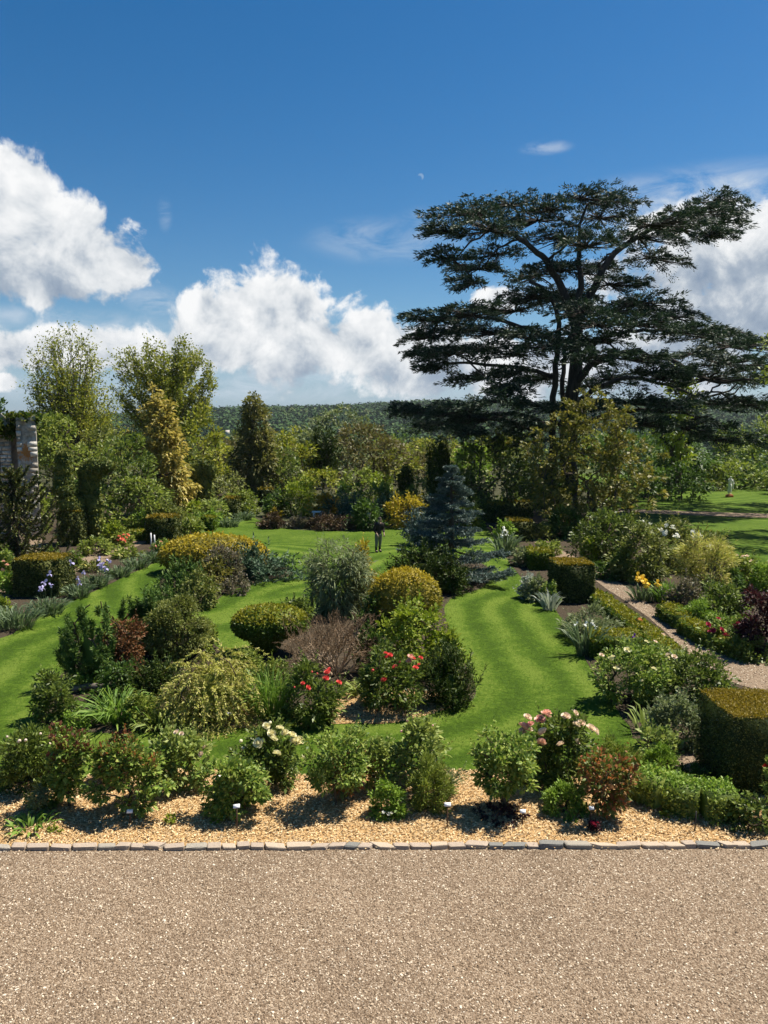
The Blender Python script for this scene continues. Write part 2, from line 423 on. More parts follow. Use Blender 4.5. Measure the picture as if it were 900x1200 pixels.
def core_geo(G, rng, r, rd, h, prof, t0, k):
    """the twiggy, leafy heart of a bush, well inside its outline"""
    T_ = np.linspace(.04, .86, 8); nu = 10; f = PROF[prof]; V = []
    for t in T_:
        rr = float(f(np.array(t))) * k
        for i in range(nu):
            a = i * 2 * PI / nu; j = 1 + .12 * rng.normal(); V.append((r * rr * j * math.cos(a), rd * rr * j * math.sin(a), h * (t0 + (1 - t0) * t * (.55 + .5 * k))))
    V += [(0, 0, V[-1][2] * 1.01), (0, 0, h * t0)]
    i = np.arange(nu); j = (i + 1) % nu
    Q = np.concatenate([np.stack([i + q * nu, j + q * nu, j + q * nu + nu, i + q * nu + nu], 1) for q in range(7)])
    T = np.concatenate([np.stack([i + 7 * nu, j + 7 * nu, np.full(nu, 8 * nu)], 1), np.stack([j, i, np.full(nu, 8 * nu + 1)], 1)])
    G.add(V, Q, T)

def spot(px, yt, yb, wpx, dr=.85, y=None):
    """centre, half-width, half-depth and height of a rounded plant whose picture spans wpx and yt..yb"""
    p = g(px, yb) if y is None else at(px, yb, y)
    t = p[1] / ray(px, yb)[1]; s = t / 900
    r = wpx * s / 2; rd = r * dr
    yc = p[1] + rd * .8
    c = at(px, yb, yc); zl = at(px, yt, yc)[2]; d = ray(px, yt); tp = max(0.0, -d[2] / d[1])
    h = math.sqrt(max(zl * zl - (.75 * rd * tp) ** 2, (.4 * zl) ** 2)) if zl > 0 else .2
    return c[0], yc, r * 1.0, rd, h, s

def seed_of(name, px, py): return (sum(ord(ch) * (i + 3) for i, ch in enumerate(name)) * 7919 + int(px * 31 + py * 57)) % (2 ** 31)

BLOOMS = {}
def petal(G, ang, tilt, ln, wd, z0, r0, cup=.25):
    ca, sa = math.cos(ang), math.sin(ang); o = np.array([ca, sa, 0]); s = np.array([-sa, ca, 0]); u = np.array([0, 0, 1.])
    d1 = o * math.cos(tilt) + u * math.sin(tilt); d2 = o * math.cos(tilt + cup * 3) + u * math.sin(tilt + cup * 3)
    b = o * r0 + u * z0; m = b + d1 * ln * .55; e = m + d2 * ln * .45
    G.add([b - s * wd * .2, b + s * wd * .2, m + s * wd * .55, m - s * wd * .55, e + s * wd * .32, e - s * wd * .32],
          [(0, 1, 2, 3), (3, 2, 4, 5)])
def bloom_mesh(kind, colname, cols):
    key = kind + '_' + colname
    if key in BLOOMS: return BLOOMS[key]
    rng = np.random.default_rng(len(key) * 17 + 5); G = Geo()
    if kind == 'peony':
        for k, (n, tl, ln, w_) in enumerate([(7, .05, .55, .5), (7, .5, .5, .45), (6, .95, .42, .36), (5, 1.3, .36, .25)]):
            for i in range(n): petal(G, 2 * PI * i / n + k * .4 + rng.normal() * .15, tl + rng.normal() * .12, ln, w_, .05 * k, .05, .22)
    elif kind == 'rose':
        for k, (n, tl, ln, w_) in enumerate([(5, .12, .5, .55), (5, .75, .4, .4), (4, 1.2, .3, .25)]):
            for i in range(n): petal(G, 2 * PI * i / n + k * .6 + rng.normal() * .1, tl + rng.normal() * .1, ln, w_, .04 * k, .03, .2)
    elif kind == 'iris':
        for i in range(3):
            petal(G, 2 * PI * i / 3, 1.15, .55, .42, .1, .02, .18); petal(G, 2 * PI * i / 3 + PI / 3, -.35, .6, .45, .08, .02, -.3)
    elif kind == 'bud':
        ball_geo(G, (0, 0, .2), (.28, .28, .34), 7, 5)
    elif kind == 'truss':
        for i in range(9):
            d = rand_dirs(rng, 1)[0]; d[2] = abs(d[2]); 
            for j in range(4): petal(G, 2 * PI * j / 4 + i, .3, .22, .2, d[2] * .3, .05)
            G.V[-1] = G.V[-1] + d * .25
            G.V[-2] = G.V[-2] + d * .25; G.V[-3] = G.V[-3] + d * .25; G.V[-4] = G.V[-4] + d * .25
    me = G.mesh('bloom_' + key, leafmat('petal_' + colname, cols, .25, .6, .2))
    BLOOMS[key] = me; return me
PETAL = {
 'coral': [(.75, .10, .10), (.85, .17, .15)], 'pink': [(.85, .42, .36), (.88, .58, .50)], 'blush': [(.82, .62, .50), (.85, .72, .60)],
 'cream': [(.84, .76, .46), (.86, .82, .60)], 'white': [(.82, .82, .78), (.86, .86, .82)], 'yellow': [(.80, .50, .04), (.85, .62, .08)],
 'lavender': [(.40, .36, .68), (.55, .50, .78)], 'red': [(.55, .02, .02), (.68, .05, .03)], 'crimson': [(.36, .02, .06), (.45, .05, .10)],
 'salmon': [(.80, .22, .14), (.84, .34, .24)], 'purple': [(.12, .03, .25), (.18, .06, .33)], 'paleyellow': [(.75, .68, .22), (.80, .75, .34)],
}
def add_blooms(root, rng, kind, colname, pts, size, jitter=.15, face=None):
    me = bloom_mesh(kind, colname, PETAL[colname])
    for p in pts:
        b = link('bloom', me, root, tuple(p)); s = size * (1 + rng.normal() * jitter); b.scale = (s, s, s * (.9 if kind != 'iris' else 1.1))
        b.rotation_euler = (rng.normal() * .3 + (.45 if face is None else face), rng.normal() * .3, rng.random() * 6.28 if face is None else 0)

NLEAF = [0]
def fill(G, rng, C, cr, n, L, Wd, mode, crown_mid, P):
    """leaves (or needled shoots) spread through the clumps C"""
    K = len(C)
    if mode == 'leaf':
        i = rng.integers(0, K, n); u = rand_dirs(rng, n)
        rad = cr * P.get('cs', 1) * rng.random(n) ** .45
        pos = C[i] + u * rad[:, None] * np.array([1, 1, P.get('flat', .8)])
        outd = unit(pos - crown_mid)
        D = unit(u * .7 + outd * P.get('outw', .6) + np.array([0, 0, P.get('upw', .15)]) + rng.normal(size=(n, 3)) * .45)
        pos[:, 2] = np.maximum(pos[:, 2], .03)
        s = np.clip(np.exp(.30 * rng.normal(size=n)), .45, 1.6)
        leaf_geo(G, rng, pos, D, L * s, Wd * s, P.get('flatup', 1.3), u * .5 + outd * .5, .12, P.get('droop', .1))
    else:                                  # shoots: an axis with needles round it
        m = max(8, int(P.get('per', 26))); k = max(1, n // m)
        i = rng.integers(0, K, k) if k > K else rng.permutation(K)[:k]
        outd = unit(C[i] - crown_mid); ax = unit(outd * P.get('outw', .8) + np.array([0, 0, P.get('upw', .6)]) + rng.normal(size=(k, 3)) * P.get('rnd', .35))
        SL = P.get('sl', 3.0) * cr * (1 + .3 * rng.normal(size=k))
        B = C[i] + rng.normal(size=(k, 3)) * cr * .6 - ax * SL[:, None] * .5
        t = rng.random((k, m)); dr_ = P.get('sdroop', 0.0)
        pos = B[:, None] + ax[:, None] * (t * SL[:, None])[..., None]; pos[..., 2] -= dr_ * SL[:, None] * t ** 2
        tang = ax[:, None] - np.array([0, 0, 1.]) * (2 * dr_ * t)[..., None]
        D = unit(unit(tang) * P.get('along', .8) + rng.normal(size=(k, m, 3)) * .62)
        pos = pos.reshape(-1, 3); pos[:, 2] = np.maximum(pos[:, 2], .03); D = D.reshape(-1, 3)
        s = 1 + rng.normal(size=len(pos)) * .2
        leaf_geo(G, rng, pos, D, L * s, Wd * s, P.get('flatup', .6), np.repeat(outd, m, 0) * .5, .1, P.get('droop', 0.0))
    NLEAF[0] += G.n

def plant(name, label, cat, at_=None, pal='mid', prof='bush', lpx=4.2, lw=.5, cov=2.6, mode='leaf', t0=.0, K=None, crs=1.0, y=None,
          pos=None, blooms=(), tips=None, stems=True, stem_r=None, stemmat=None, group=None, core=.55, dr=.85, inner=.45, lobes=.32, trunk=False, maxn=18000, sprigs=.3, wide=1.06, **P):
    """a shrub: foliage built from clumps of separate leaves on a skeleton of stems"""
    if pos is None: x, yc, r, rd, h, s = spot(*at_, dr=dr, y=y)
    else: x, yc, r, rd, h, s = pos
    r *= wide; rd *= wide
    if mode == 'leaf': core = 0; cov *= .98
    z = P.pop('z', 0.0)
    rng = np.random.default_rng(seed_of(name, at_[0] if at_ else x, at_[2] if at_ else yc))
    root = thing(name, label, cat, (x, yc, z), group=group)
    L = lpx * s; Wd = L * lw
    rm = math.sqrt(r * max(h * (1 - t0), .05))
    K = K or int(np.clip(26 + rm / s * .9, 26, 130))
    cr = crs * 1.05 * rm / K ** .36
    if mode == 'leaf': cr *= .82
    C = clump_centres(rng, K, max(r - cr * .35, r * .5), max(rd - cr * .35, rd * .5), max(h - cr * .5, h * .55), prof, t0, inner, lobes)
    mid = np.array([0, 0, h * (.35 + .4 * t0)])
    n = int(min(maxn, cov * (PI * r * h * (1 - t0 * .8) * 1.15) / (L * Wd * .5)))
    G = Geo(); fill(G, rng, C, cr, n, L, Wd, mode, mid, P)
    if core:
        core_geo(G, rng, r, rd, h, prof, t0, core * .62)
    if mode == 'leaf' and sprigs:          # single shoots that stand out past the outline
        ks = int(K * sprigs); up_ = C[np.argsort(-(C[:, 2] / h + .35 * np.hypot(C[:, 0] / r, C[:, 1] / rd) + rng.normal(size=K) * .25))[:ks]]
        od = unit(unit(up_ - mid) * .8 + np.array([0, 0, .7]) + rng.normal(size=up_.shape) * .3); sl_ = (.9 + .9 * rng.random(ks)) * cr
        mm = 11; t = np.linspace(.1, 1, mm)[None]; pos = up_[:, None] + od[:, None] * (sl_[:, None] * t * 1.5)[..., None]
        D = unit(od[:, None] * .6 + rng.normal(size=(ks, mm, 3)) * .7); sz = L * (1.05 - .35 * t) * np.ones((ks, 1))
        leaf_geo(G, rng, pos.reshape(-1, 3), D.reshape(-1, 3), sz.ravel(), sz.ravel() * lw, .8, None, .1, .1)
        prisms(G, up_, up_ + od * sl_[:, None] * 1.5, max(.003, .1 * s), .002, 3)
    link('foliage', G.mesh(name + '_foliage', lm(pal)), root)
    if stems:
        G = Geo(); hh = h * (t0 + (1 - t0) * .45)
        nst = 1 if trunk else 3
        sk = skeleton([(0, 0, 0), (rng.normal() * .02 * h, 0, hh * .5), (rng.normal() * .05 * h, rng.normal() * .03 * h, hh)] if trunk else [(0, 0, 0.0), (0, 0, h * .12)], C[:60 if K > 60 else K], rng)
        branches_geo(G, sk, stem_r or max(.02, .035 * h), max(.004, .22 * s), 4)
        link('stems' if not trunk else 'trunk', G.mesh(name + '_stems', stemmat or twig), root)
    if tips:
        G = Geo(); top = C[np.argsort(-C[:, 2] + rng.normal(size=K) * .1 * h)[:max(12, K // 2)]]
        fill(G, rng, top + np.array([0, 0, cr * .5]), cr * .8, int(n * P.get('tipn', .2)), L * .8, Wd * .8, 'leaf', mid, {'upw': .8})
        link('young_tips', G.mesh(name + '_tips', lm(tips)), root, None, 'stuff')
    for (kind, colname, spec, size) in blooms:
        if isinstance(spec, int):
            sel = []
            for _ in range(spec):
                a = rng.random() * 2 * PI if rng.random() < .3 else PI + rng.random() * PI
                t = .45 + .55 * rng.random() ** .7; q = float(PROF[prof](np.array(min(t, .96))))
                sel.append((r * q * math.cos(a) * .97, rd * q * math.sin(a) * .97, h * (t0 + (1 - t0) * t) + .2 * size))
        else:
            sel = []
            for (bx, by) in spec:
                yy = yc - rd * .45
                for _ in range(12):
                    p = at(bx, by, yy) - np.array([x, yc, z])
                    e = (p[0] / r) ** 2 + (p[1] / rd) ** 2 + (max(p[2], 0) / (h * 1.04)) ** 2
                    if e > 1.34 and yy < yc: yy += rd * .08
                    elif e < 1.14: yy -= rd * .06
                    else: break
                sel.append(p)
        add_blooms(root, rng, kind, colname, sel, size)
    return root

# ---- clipped shapes: a solid core skinned with small leaves that follow the shears
def clip_surface(rng, ells, n):
    ar = np.array([e[1][0] * e[1][1] + e[1][0] * e[1][2] + e[1][1] * e[1][2] for e in ells]); ar = ar / ar.sum()
    P_, N_ = [], []
    for k, (c, r) in enumerate(ells):
        m = int(n * ar[k]) + 1; u = rand_dirs(rng, m); r = np.array(r); c = np.array(c)
        p = c + u * r; nn = unit(u / r); ok = p[:, 2] > .02
        for j, (c2, r2) in enumerate(ells):
            if j != k: ok &= (((p - np.array(c2)) / np.array(r2)) ** 2).sum(1) > .95
        P_.append(p[ok]); N_.append(nn[ok])
    return np.concatenate(P_), np.concatenate(N_)
def shear_leaves(G, rng, P_, N_, L, Wd, rough=.03):
    n = len(P_); tang = rng.normal(size=(n, 3)); D = unit(N_ * .55 + unit(tang) * .75)
    pos = P_ + N_ * (rng.normal(size=(n, 1)) * rough - L * .35)
    s = 1 + rng.normal(size=n) * .2
    leaf_geo(G, rng, pos, D, L * s, Wd * s, .2, N_ * 1.4, .1)
def clipped(name, label, cat, loc, ells, pal, lpx=3.4, cov=2.2, s=None, top=None, group=None, topz=.55, rough=.02, stem=False):
    rng = np.random.default_rng(seed_of(name, loc[0] * 10, loc[1] * 10)); root = thing(name, label, cat, loc, group=group)
    s = s or loc[1] / 900; L = lpx * s; Wd = L * .55
    area = sum(4 * PI * ((e[1][0] * e[1][1]) ** 1.6 / 3 + (e[1][0] * e[1][2]) ** 1.6 / 3 + (e[1][1] * e[1][2]) ** 1.6 / 3) ** (1 / 1.6) for e in ells)
    n = int(min(14000, cov * area / (L * Wd * .5)))
    P_, N_ = clip_surface(rng, ells, n)
    und = 1 + .0 * P_[:, :1]
    G = Geo(); G2 = Geo()
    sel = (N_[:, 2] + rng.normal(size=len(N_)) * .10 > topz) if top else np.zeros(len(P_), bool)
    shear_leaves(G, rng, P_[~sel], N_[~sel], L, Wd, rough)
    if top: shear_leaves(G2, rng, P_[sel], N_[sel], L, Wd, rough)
    for (c, r) in ells: ball_geo(G, c, np.array(r) * .95, 18, 12, .01, rng)
    link('foliage', G.mesh(name + '_foliage', lm(pal)), root)
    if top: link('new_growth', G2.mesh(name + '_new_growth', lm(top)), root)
    if stem:
        G = Geo(); tube(G, [(0, 0, 0), (0, 0, ells[0][0][2])], .06, 6); link('trunk', G.mesh('trunk', bark), root)
    return root
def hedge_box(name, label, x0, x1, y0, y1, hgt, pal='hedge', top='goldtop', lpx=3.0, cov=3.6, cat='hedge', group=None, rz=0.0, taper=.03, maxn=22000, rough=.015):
    cx, cy = (x0 + x1) / 2, (y0 + y1) / 2
    rng = np.random.default_rng(seed_of(name, cx * 10, cy * 10)); root = thing(name, label, cat, (cx, cy, 0), rz, group)
    a, b = (x1 - x0) / 2, (y1 - y0) / 2; s = max(cy, 9) / 900; L = max(.03, lpx * s); Wd = L * .55
    side, topa = 2 * (a + b) * 2 * hgt, 4 * a * b
    ns = int(min(maxn, cov * side / (L * Wd * .5))); nt = int(min(maxn * .6, cov * topa / (L * Wd * .5)))
    def wob(p): return .018 * np.sin(p * 3.1 + cx) + .012 * np.sin(p * 7.7 + cy)
    G = Geo(); i = rng.random(ns) < a / (a + b); sg = np.where(rng.random(ns) < .5, -1., 1.)
    z = rng.random(ns) * hgt; u = rng.random(ns) * 2 - 1
    tp = 1 - taper * z / hgt
    P_ = np.where(i[:, None], np.stack([u * a * tp, sg * (b * tp + wob(u * a + z)), z], 1), np.stack([sg * (a * tp + wob(u * b + z)), u * b * tp, z], 1))
    N_ = np.where(i[:, None], np.stack([0 * u, sg, 0 * u], 1), np.stack([sg, 0 * u, 0 * u], 1))
    shear_leaves(G, rng, P_, N_, L, Wd, rough)
    k = .93
    box_geo(G, -a * k, a * k, -b * k, b * k, 0, hgt * .96)
    link('foliage', G.mesh(name + '_foliage', lm(pal)), root)
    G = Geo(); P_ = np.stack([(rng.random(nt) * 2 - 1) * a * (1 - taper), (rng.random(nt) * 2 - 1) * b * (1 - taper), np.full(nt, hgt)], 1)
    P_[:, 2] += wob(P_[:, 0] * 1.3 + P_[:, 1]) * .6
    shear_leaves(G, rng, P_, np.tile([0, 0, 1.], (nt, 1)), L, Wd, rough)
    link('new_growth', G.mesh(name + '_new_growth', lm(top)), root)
    return root

# ---- strap-leaved clumps (iris, day lily, grasses)
def blades_geo(G, rng, B, D, L, Wd, bend):
    n = len(B); side = unit(np.cross(D, [0, 0, 1.]) + rng.normal(size=(n, 3)) * .4)
    horiz = D * np.array([1, 1, 0])
    V = np.empty((n, 7, 3)); w_ = Wd[:, None] * .5
    p1 = B + D * L[:, None] * .45; p2 = p1 + unit(D + horiz * bend - np.array([0, 0, 1]) * bend * .5) * L[:, None] * .35
    p3 = p2 + unit(D + horiz * bend * 2.5 - np.array([0, 0, 1]) * bend * 1.6) * L[:, None] * .22
    V[:, 0] = B - side * w_ * .7; V[:, 1] = B + side * w_ * .7; V[:, 2] = p1 + side * w_; V[:, 3] = p1 - side * w_
    V[:, 4] = p2 + side * w_ * .7; V[:, 5] = p2 - side * w_ * .7; V[:, 6] = p3
    k = (np.arange(n) * 7)[:, None]
    G.add(V, np.concatenate([np.array([0, 1, 2, 3]) + k, np.array([3, 2, 4, 5]) + k]), np.array([5, 4, 6]) + k)
def strap_clump(name, label, cat, px, yt, yb, wpx, pal='iris', n=130, spread=.5, bend=.5, wid=1.5, blooms=(), group=None, dr=.7, y=None):
    x, yc, r, rd, h, s = spot(px, yt, yb, wpx, dr, y)
    rng = np.random.default_rng(seed_of(name, px, yb)); root = thing(name, label, cat, (x, yc, 0), group=group)
    G = Geo(); a = rng.random(n) * 2 * PI; q = rng.random(n) ** .5
    B = np.stack([r * .72 * q * np.cos(a), rd * .72 * q * np.sin(a), np.zeros(n)], 1)
    D = unit(np.stack([np.cos(a) * q, np.sin(a) * q, np.zeros(n)], 1) * spread + rng.normal(size=(n, 3)) * .22 + np.array([0, 0, 1.1]))
    Ln = h * (.75 + .35 * rng.random(n)); blades_geo(G, rng, B, D, Ln, np.full(n, wid * s) * (.8 + .5 * rng.random(n)), bend)
    link('leaves', G.mesh(name + '_leaves', lm(pal)), root)
    for (kind, colname, spec, size) in blooms:
        if isinstance(spec, int): pts = [(r * .8 * (rng.random() * 2 - 1), -rd * .5 * rng.random(), h * (.95 + .25 * rng.random())) for _ in range(spec)]
        else: pts = [at(bx, by, yc - rd * .3 + .2 * rng.normal() * rd) - np.array([x, yc, 0]) for bx, by in spec]
        G = Geo()
        for p in pts: tube(G, [(p[0] * .8, p[1] * .8, 0), (p[0] * .9, p[1] * .9, p[2] * .5), tuple(p)], .25 * s, 4, False)
        link('flower_stalks', G.mesh(name + '_stalks', greenstem), root)
        add_blooms(root, rng, kind, colname, pts, size)
    return root

# ---- trees
def tree(name, label, px, yt, y, wpx, pal, prof='ball', ycb=None, lpx=4.2, lw=.55, cov=2.1, K=None, crs=1.0, mode='leaf', group=None, trunk_r=None,
         barkmat=None, zb=None, inner=.45, lobes=.22, fork=1, dr=.9, cat='tree', core=0, maxn=20000, lean=0.0, sag=0.0, low=1.6, th0=None, **P):
    """px, yt: where the top shows; y: distance; wpx: crown width; ycb: photo row of the crown's lower edge"""
    top = at(px, yt, y); zb = terrain(top[0], y) if zb is None else zb
    s = y / 900 / ray(px, yt)[1]; r = wpx * s / 2; hh = top[2] - zb
    t0 = 0.0 if ycb is None else max(0, (at(px, ycb, y)[2] - zb) / hh)
    rng = np.random.default_rng(seed_of(name, px, yt)); root = thing(name, label, cat, (top[0], y, zb), group=group)
    L, Wd = lpx * s, lpx * s * lw; h = hh
    rm = math.sqrt(r * h * (1 - t0) * .6)
    K = K or int(np.clip(40 + rm / s * .8, 40, 170)); cr = crs * (.82 if mode == 'leaf' else 1.0) * rm / K ** .36
    C = clump_centres(rng, K, max(r - cr * .5, r * .5), max(r * dr - cr * .5, r * .4), h - cr * .5, prof, t0, inner, lobes)
    if lean: C[:, 0] += lean * C[:, 2]
    mid = np.array([lean * h * .5, 0, h * (t0 + (1 - t0) * .35)])
    n = int(min(maxn, 1.0 * cov * (PI * r * h * (1 - t0) * .5 * 1.1) / (L * Wd * .5)))
    G = Geo(); fill(G, rng, C, cr, n, L, Wd, mode, mid, P)
    if core: core_geo(G, rng, r, r * dr, h, prof, t0, core * .62)
    link('crown', G.mesh(name + '_crown', lm(pal)), root)
    G = Geo(); th = h * th0 if th0 else h * (t0 + (1 - t0) * (.35 if prof not in ('cone', 'spire', 'column') else .9))
    pts = [(0, 0, -.3)] + [(rng.normal() * .012 * h + lean * th * q, rng.normal() * .012 * h, th * q) for q in (.25, .5, .75, 1.0)]
    sk = skeleton(pts, list(C[:140]), rng, sag, low)
    branches_geo(G, sk, trunk_r or max(.09, .022 * h), max(.012, .25 * s), 5)
    link('trunk', G.mesh(name + '_trunk', barkmat or bark), root)
    return root

def fan_tree(name, label, px, yt, y, wpx, pal, ycb, crown, barkmat, limbs=44, twigs=14, per=30, lpx=2.7, r0=.28, dens=None):
    """a broadleaf tree in young leaf: long limbs sweep up from the trunk, side twigs carry small separate leaves"""
    top = at(px, yt, y); zb = terrain(top[0], y); s = y / 900 / ray(px, yt)[1]; R = wpx * s / 2; h = top[2] - zb; zc = at(px, ycb, y)[2] - zb
    rng = np.random.default_rng(seed_of(name, px, yt)); root = thing(name, label, 'tree', (top[0], y, zb))
    G, GL = Geo(), Geo(); hs = zc + (h - zc) * .22
    tp_ = np.array([(0, 0, -.3), (.1, 0, hs * .4), (.0, .1, hs * .8), (.05, 0, hs)]); tube(G, tp_, [r0 * 1.2, r0, r0 * .8, r0 * .6], 9)
    for i in range(limbs):
        t = ((i + .5) / limbs) ** .8; a = i * 2.39996 + rng.normal() * .3; f = float(crown(np.array(t)))
        e = np.array([R * f * (.75 + .3 * rng.random()) * math.cos(a), R * .9 * f * (.75 + .3 * rng.random()) * math.sin(a), zc + (h - zc) * t])
        if dens is not None and rng.random() > dens(e / R): continue
        b = np.array([.03, .05, max(zc * .45, min(hs, e[2] - np.hypot(e[0], e[1]) * 1.1))]) ; c_ = np.array([e[0] * .62, e[1] * .62, b[2] + (e[2] - b[2]) * .45])
        q = np.linspace(0, 1, 12)[:, None]; P_ = (1 - q) ** 2 * b + 2 * q * (1 - q) * c_ + q * q * e; P_[1:-1] += rng.normal(size=(10, 3)) * .07
        ln = np.linalg.norm(e - b); rr = np.linspace(min(.5 * r0, .02 + .011 * ln), .012, 12); tube(G, P_, rr, 5)
        u = .22 + .78 * rng.random(twigs); k = np.minimum((u * 11).astype(int), 10); w_ = (u * 11 - k)[:, None]
        A = P_[k] * (1 - w_) + P_[k + 1] * w_; tg = unit(P_[k + 1] - P_[k])
        D = unit(tg * .8 + rng.normal(size=(twigs, 3)) * .55 + np.array([0, 0, .25])); tl = (.8 + 1.0 * rng.random(twigs)) * (h - zc) * .085
        prisms(G, A, A + D * tl[:, None], .018, .006, 3)
        tt = rng.random((twigs, per)); pos = A[:, None] + D[:, None] * (tl[:, None] * (tt * 1.15))[..., None] + rng.normal(size=(twigs, per, 3)) * .20
        pos = pos.reshape(-1, 3); n = len(pos); L = lpx * s * (1 + .22 * rng.normal(size=n))
        leaf_geo(GL, rng, pos, unit(np.repeat(D, per, 0) + rng.normal(size=(n, 3)) * .9), L, L * .62, 1.2, None, .1, .1)
    link('trunk', G.mesh(name + '_trunk', barkmat), root); link('crown', GL.mesh(name + '_crown', lm(pal)), root)
    return root

# ------------------------------------------------------------------ terrain and ground sheets
def sstep(a, b, x): t = np.clip((x - a) / (b - a), 0, 1); return t * t * (3 - 2 * t)
def terrain(x, y):
    x = np.asarray(x, float); y = np.asarray(y, float)
    z = -.05 - 30 * sstep(105, 420, y)
    ridge = 58 + 10 * np.sin(x * .0023 + .4) + 3 * np.sin(x * .0081 + 1.7) + 2 * np.sin(x * .019) - 9 * sstep(-250, -620, x) - 3 * sstep(300, 700, x)
    return z + ridge * sstep(430, 1450, y) * (1 + .04 * np.sin(x * .006 + y * .004))
def grid_mesh(name, xs, ys, zf, mat):
    X, Y = np.meshgrid(xs, ys); V = np.stack([X, Y, zf(X, Y)], -1).reshape(-1, 3)
    nx, ny = len(xs), len(ys); i = np.arange(nx * ny).reshape(ny, nx)
    Q = np.stack([i[:-1, :-1], i[:-1, 1:], i[1:, 1:], i[1:, :-1]], -1).reshape(-1, 4)
    G = Geo(); G.add(V, Q); return G.mesh(name, mat, True), V
m, n, out = newmat('rough_ground')
c = n.mix(n.rng(n.noise(obco(n), .08, 6, .65), .35, .65, 0, 1), (.035, .055, .016), (.075, .085, .03))
n.l.new(pbsdf(n, c, .9, .1).outputs[0], out.inputs[0]); rough_ground = m
gx = np.concatenate([np.linspace(-1700, -400, 28), np.linspace(-380, 380, 50), np.linspace(400, 1700, 28)])
gy = np.concatenate([np.linspace(-60, 100, 12), np.linspace(110, 480, 30), np.linspace(500, 1600, 48), np.linspace(1650, 1960, 8)])
gm, _ = grid_mesh('ground', gx, gy, terrain, rough_ground); structure('ground', gm)

def smooth_poly(pix, z, closed=True, sub=5, jit=0.0, seed=1):
    P_ = np.array([g(a, b)[:2] for a, b in pix]); n = len(P_); o = []
    rng = np.random.default_rng(seed)
    for i in range(n if closed else n - 1):
        p0, p1, p2, p3 = P_[(i - 1) % n], P_[i], P_[(i + 1) % n], P_[(i + 2) % n]
        for k in range(sub):
            t = k / sub
            o.append(.5 * (2 * p1 + (p2 - p0) * t + (2 * p0 - 5 * p1 + 4 * p2 - p3) * t * t + (3 * p1 - p0 - 3 * p2 + p3) * t ** 3))
    o = np.array(o)
    if jit: o = o + rng.normal(size=o.shape) * jit
    return o
def sheet(name, poly, z, mat, thick=0.0):
    bm = bmesh.new(); vs = [bm.verts.new((p[0], p[1], z)) for p in poly]
    f = bm.faces.new(vs); f.normal_update()
    if f.normal.z < 0: f.normal_flip()
    bmesh.ops.triangulate(bm, faces=[f], ngon_method='EAR_CLIP')
    me = bpy.data.meshes.new(name); bm.to_mesh(me); bm.free(); me.materials.append(mat)
    return structure(name, me)
def inside(poly, X, Y):
    r = np.zeros(X.shape, bool); n = len(poly); j = n - 1
    for i in range(n):
        xi, yi = poly[i]; xj, yj = poly[j]
        if yi != yj: r ^= ((yi > Y) != (yj > Y)) & (X < (xj - xi) * (Y - yi) / (yj - yi) + xi)
        j = i
    return r
def dist_poly(poly, X, Y):
    d = np.full(X.shape, 1e9); n = len(poly)
    for i in range(n):
        a = poly[i]; b = poly[(i + 1) % n]; ab = b - a; L2 = max(ab @ ab, 1e-9)
        t = np.clip(((X - a[0]) * ab[0] + (Y - a[1]) * ab[1]) / L2, 0, 1)
        d = np.minimum(d, np.hypot(X - a[0] - t * ab[0], Y - a[1] - t * ab[1]))
    return d

ISLAND = [(40, 842), (52, 812), (92, 772), (118, 752), (180, 745), (238, 745), (268, 772), (292, 770), (300, 745), (335, 722), (352, 712), (400, 722), (440, 700), (468, 668), (500, 655), (548, 655), (576, 668),
          (566, 688), (532, 700), (521, 716), (530, 748), (552, 790), (556, 818), (520, 832), (460, 847), (380, 848), (300, 852), (200, 858), (100, 858)]
UPPER = [(190, 676), (205, 660), (250, 648), (310, 655), (345, 672), (300, 683), (268, 694), (238, 712), (205, 710), (188, 692)]
LEFTBED = [(-320, 800), (-120, 770), (0, 748), (40, 727), (72, 709), (110, 693), (150, 674), (188, 656), (222, 634), (256, 610), (300, 598), (318, 594), (322, 582), (250, 574), (0, 574), (-300, 585)]
RIGHTBED = [(800, 955), (775, 912), (748, 872), (735, 850), (702, 800), (672, 748), (652, 716), (624, 690), (602, 666), (586, 642), (574, 622), (562, 606), (600, 594), (690, 600), (740, 622), (800, 647), (880, 664), (950, 682), (985, 740), (1000, 860), (960, 950)]
FARBED = [(296, 602), (310, 612), (330, 619), (372, 622), (420, 622), (462, 618), (490, 612), (530, 606), (560, 600), (566, 578), (300, 577)]
PATHR = [(1150, 880), (1000, 838), (905, 812), (862, 802), (835, 790), (798, 760), (760, 724), (702, 684), (682, 668), (655, 655), (632, 640), (612, 624), (600, 612), (608, 611), (622, 622), (645, 637),
         (668, 650), (697, 663), (717, 677), (747, 698), (777, 722), (810, 746), (850, 764), (905, 772), (1010, 785), (1150, 810)]
PATHL = [(-200, 735), (-40, 716), (0, 704), (30, 692), (70, 678), (112, 664), (150, 645), (180, 632), (218, 613), (250, 600), (243, 596), (198, 610), (166, 624), (122, 642), (60, 656), (0, 676), (-200, 700)]
YARDL = [(-200, 602), (18, 610), (46, 628), (50, 648), (30, 660), (-60, 668), (-200, 680)]
PATHF = [(700, 595), (745, 597), (900, 602), (1100, 606), (1100, 611), (900, 607), (745, 601), (700, 599)]
isl = smooth_poly(ISLAND, 0, jit=.02); upp = smooth_poly(UPPER, 0, jit=.02)
lbed = smooth_poly(LEFTBED, 0, jit=.02); rbed = smooth_poly(RIGHTBED, 0, jit=.02); fbed = smooth_poly(FARBED, 0, jit=.02)
EDGE_Y = 10.93
MB_BACK = g(450, 906)[1]
mx = np.linspace(-9.5, 9.5, 60)
mrng = np.random.default_rng(4)
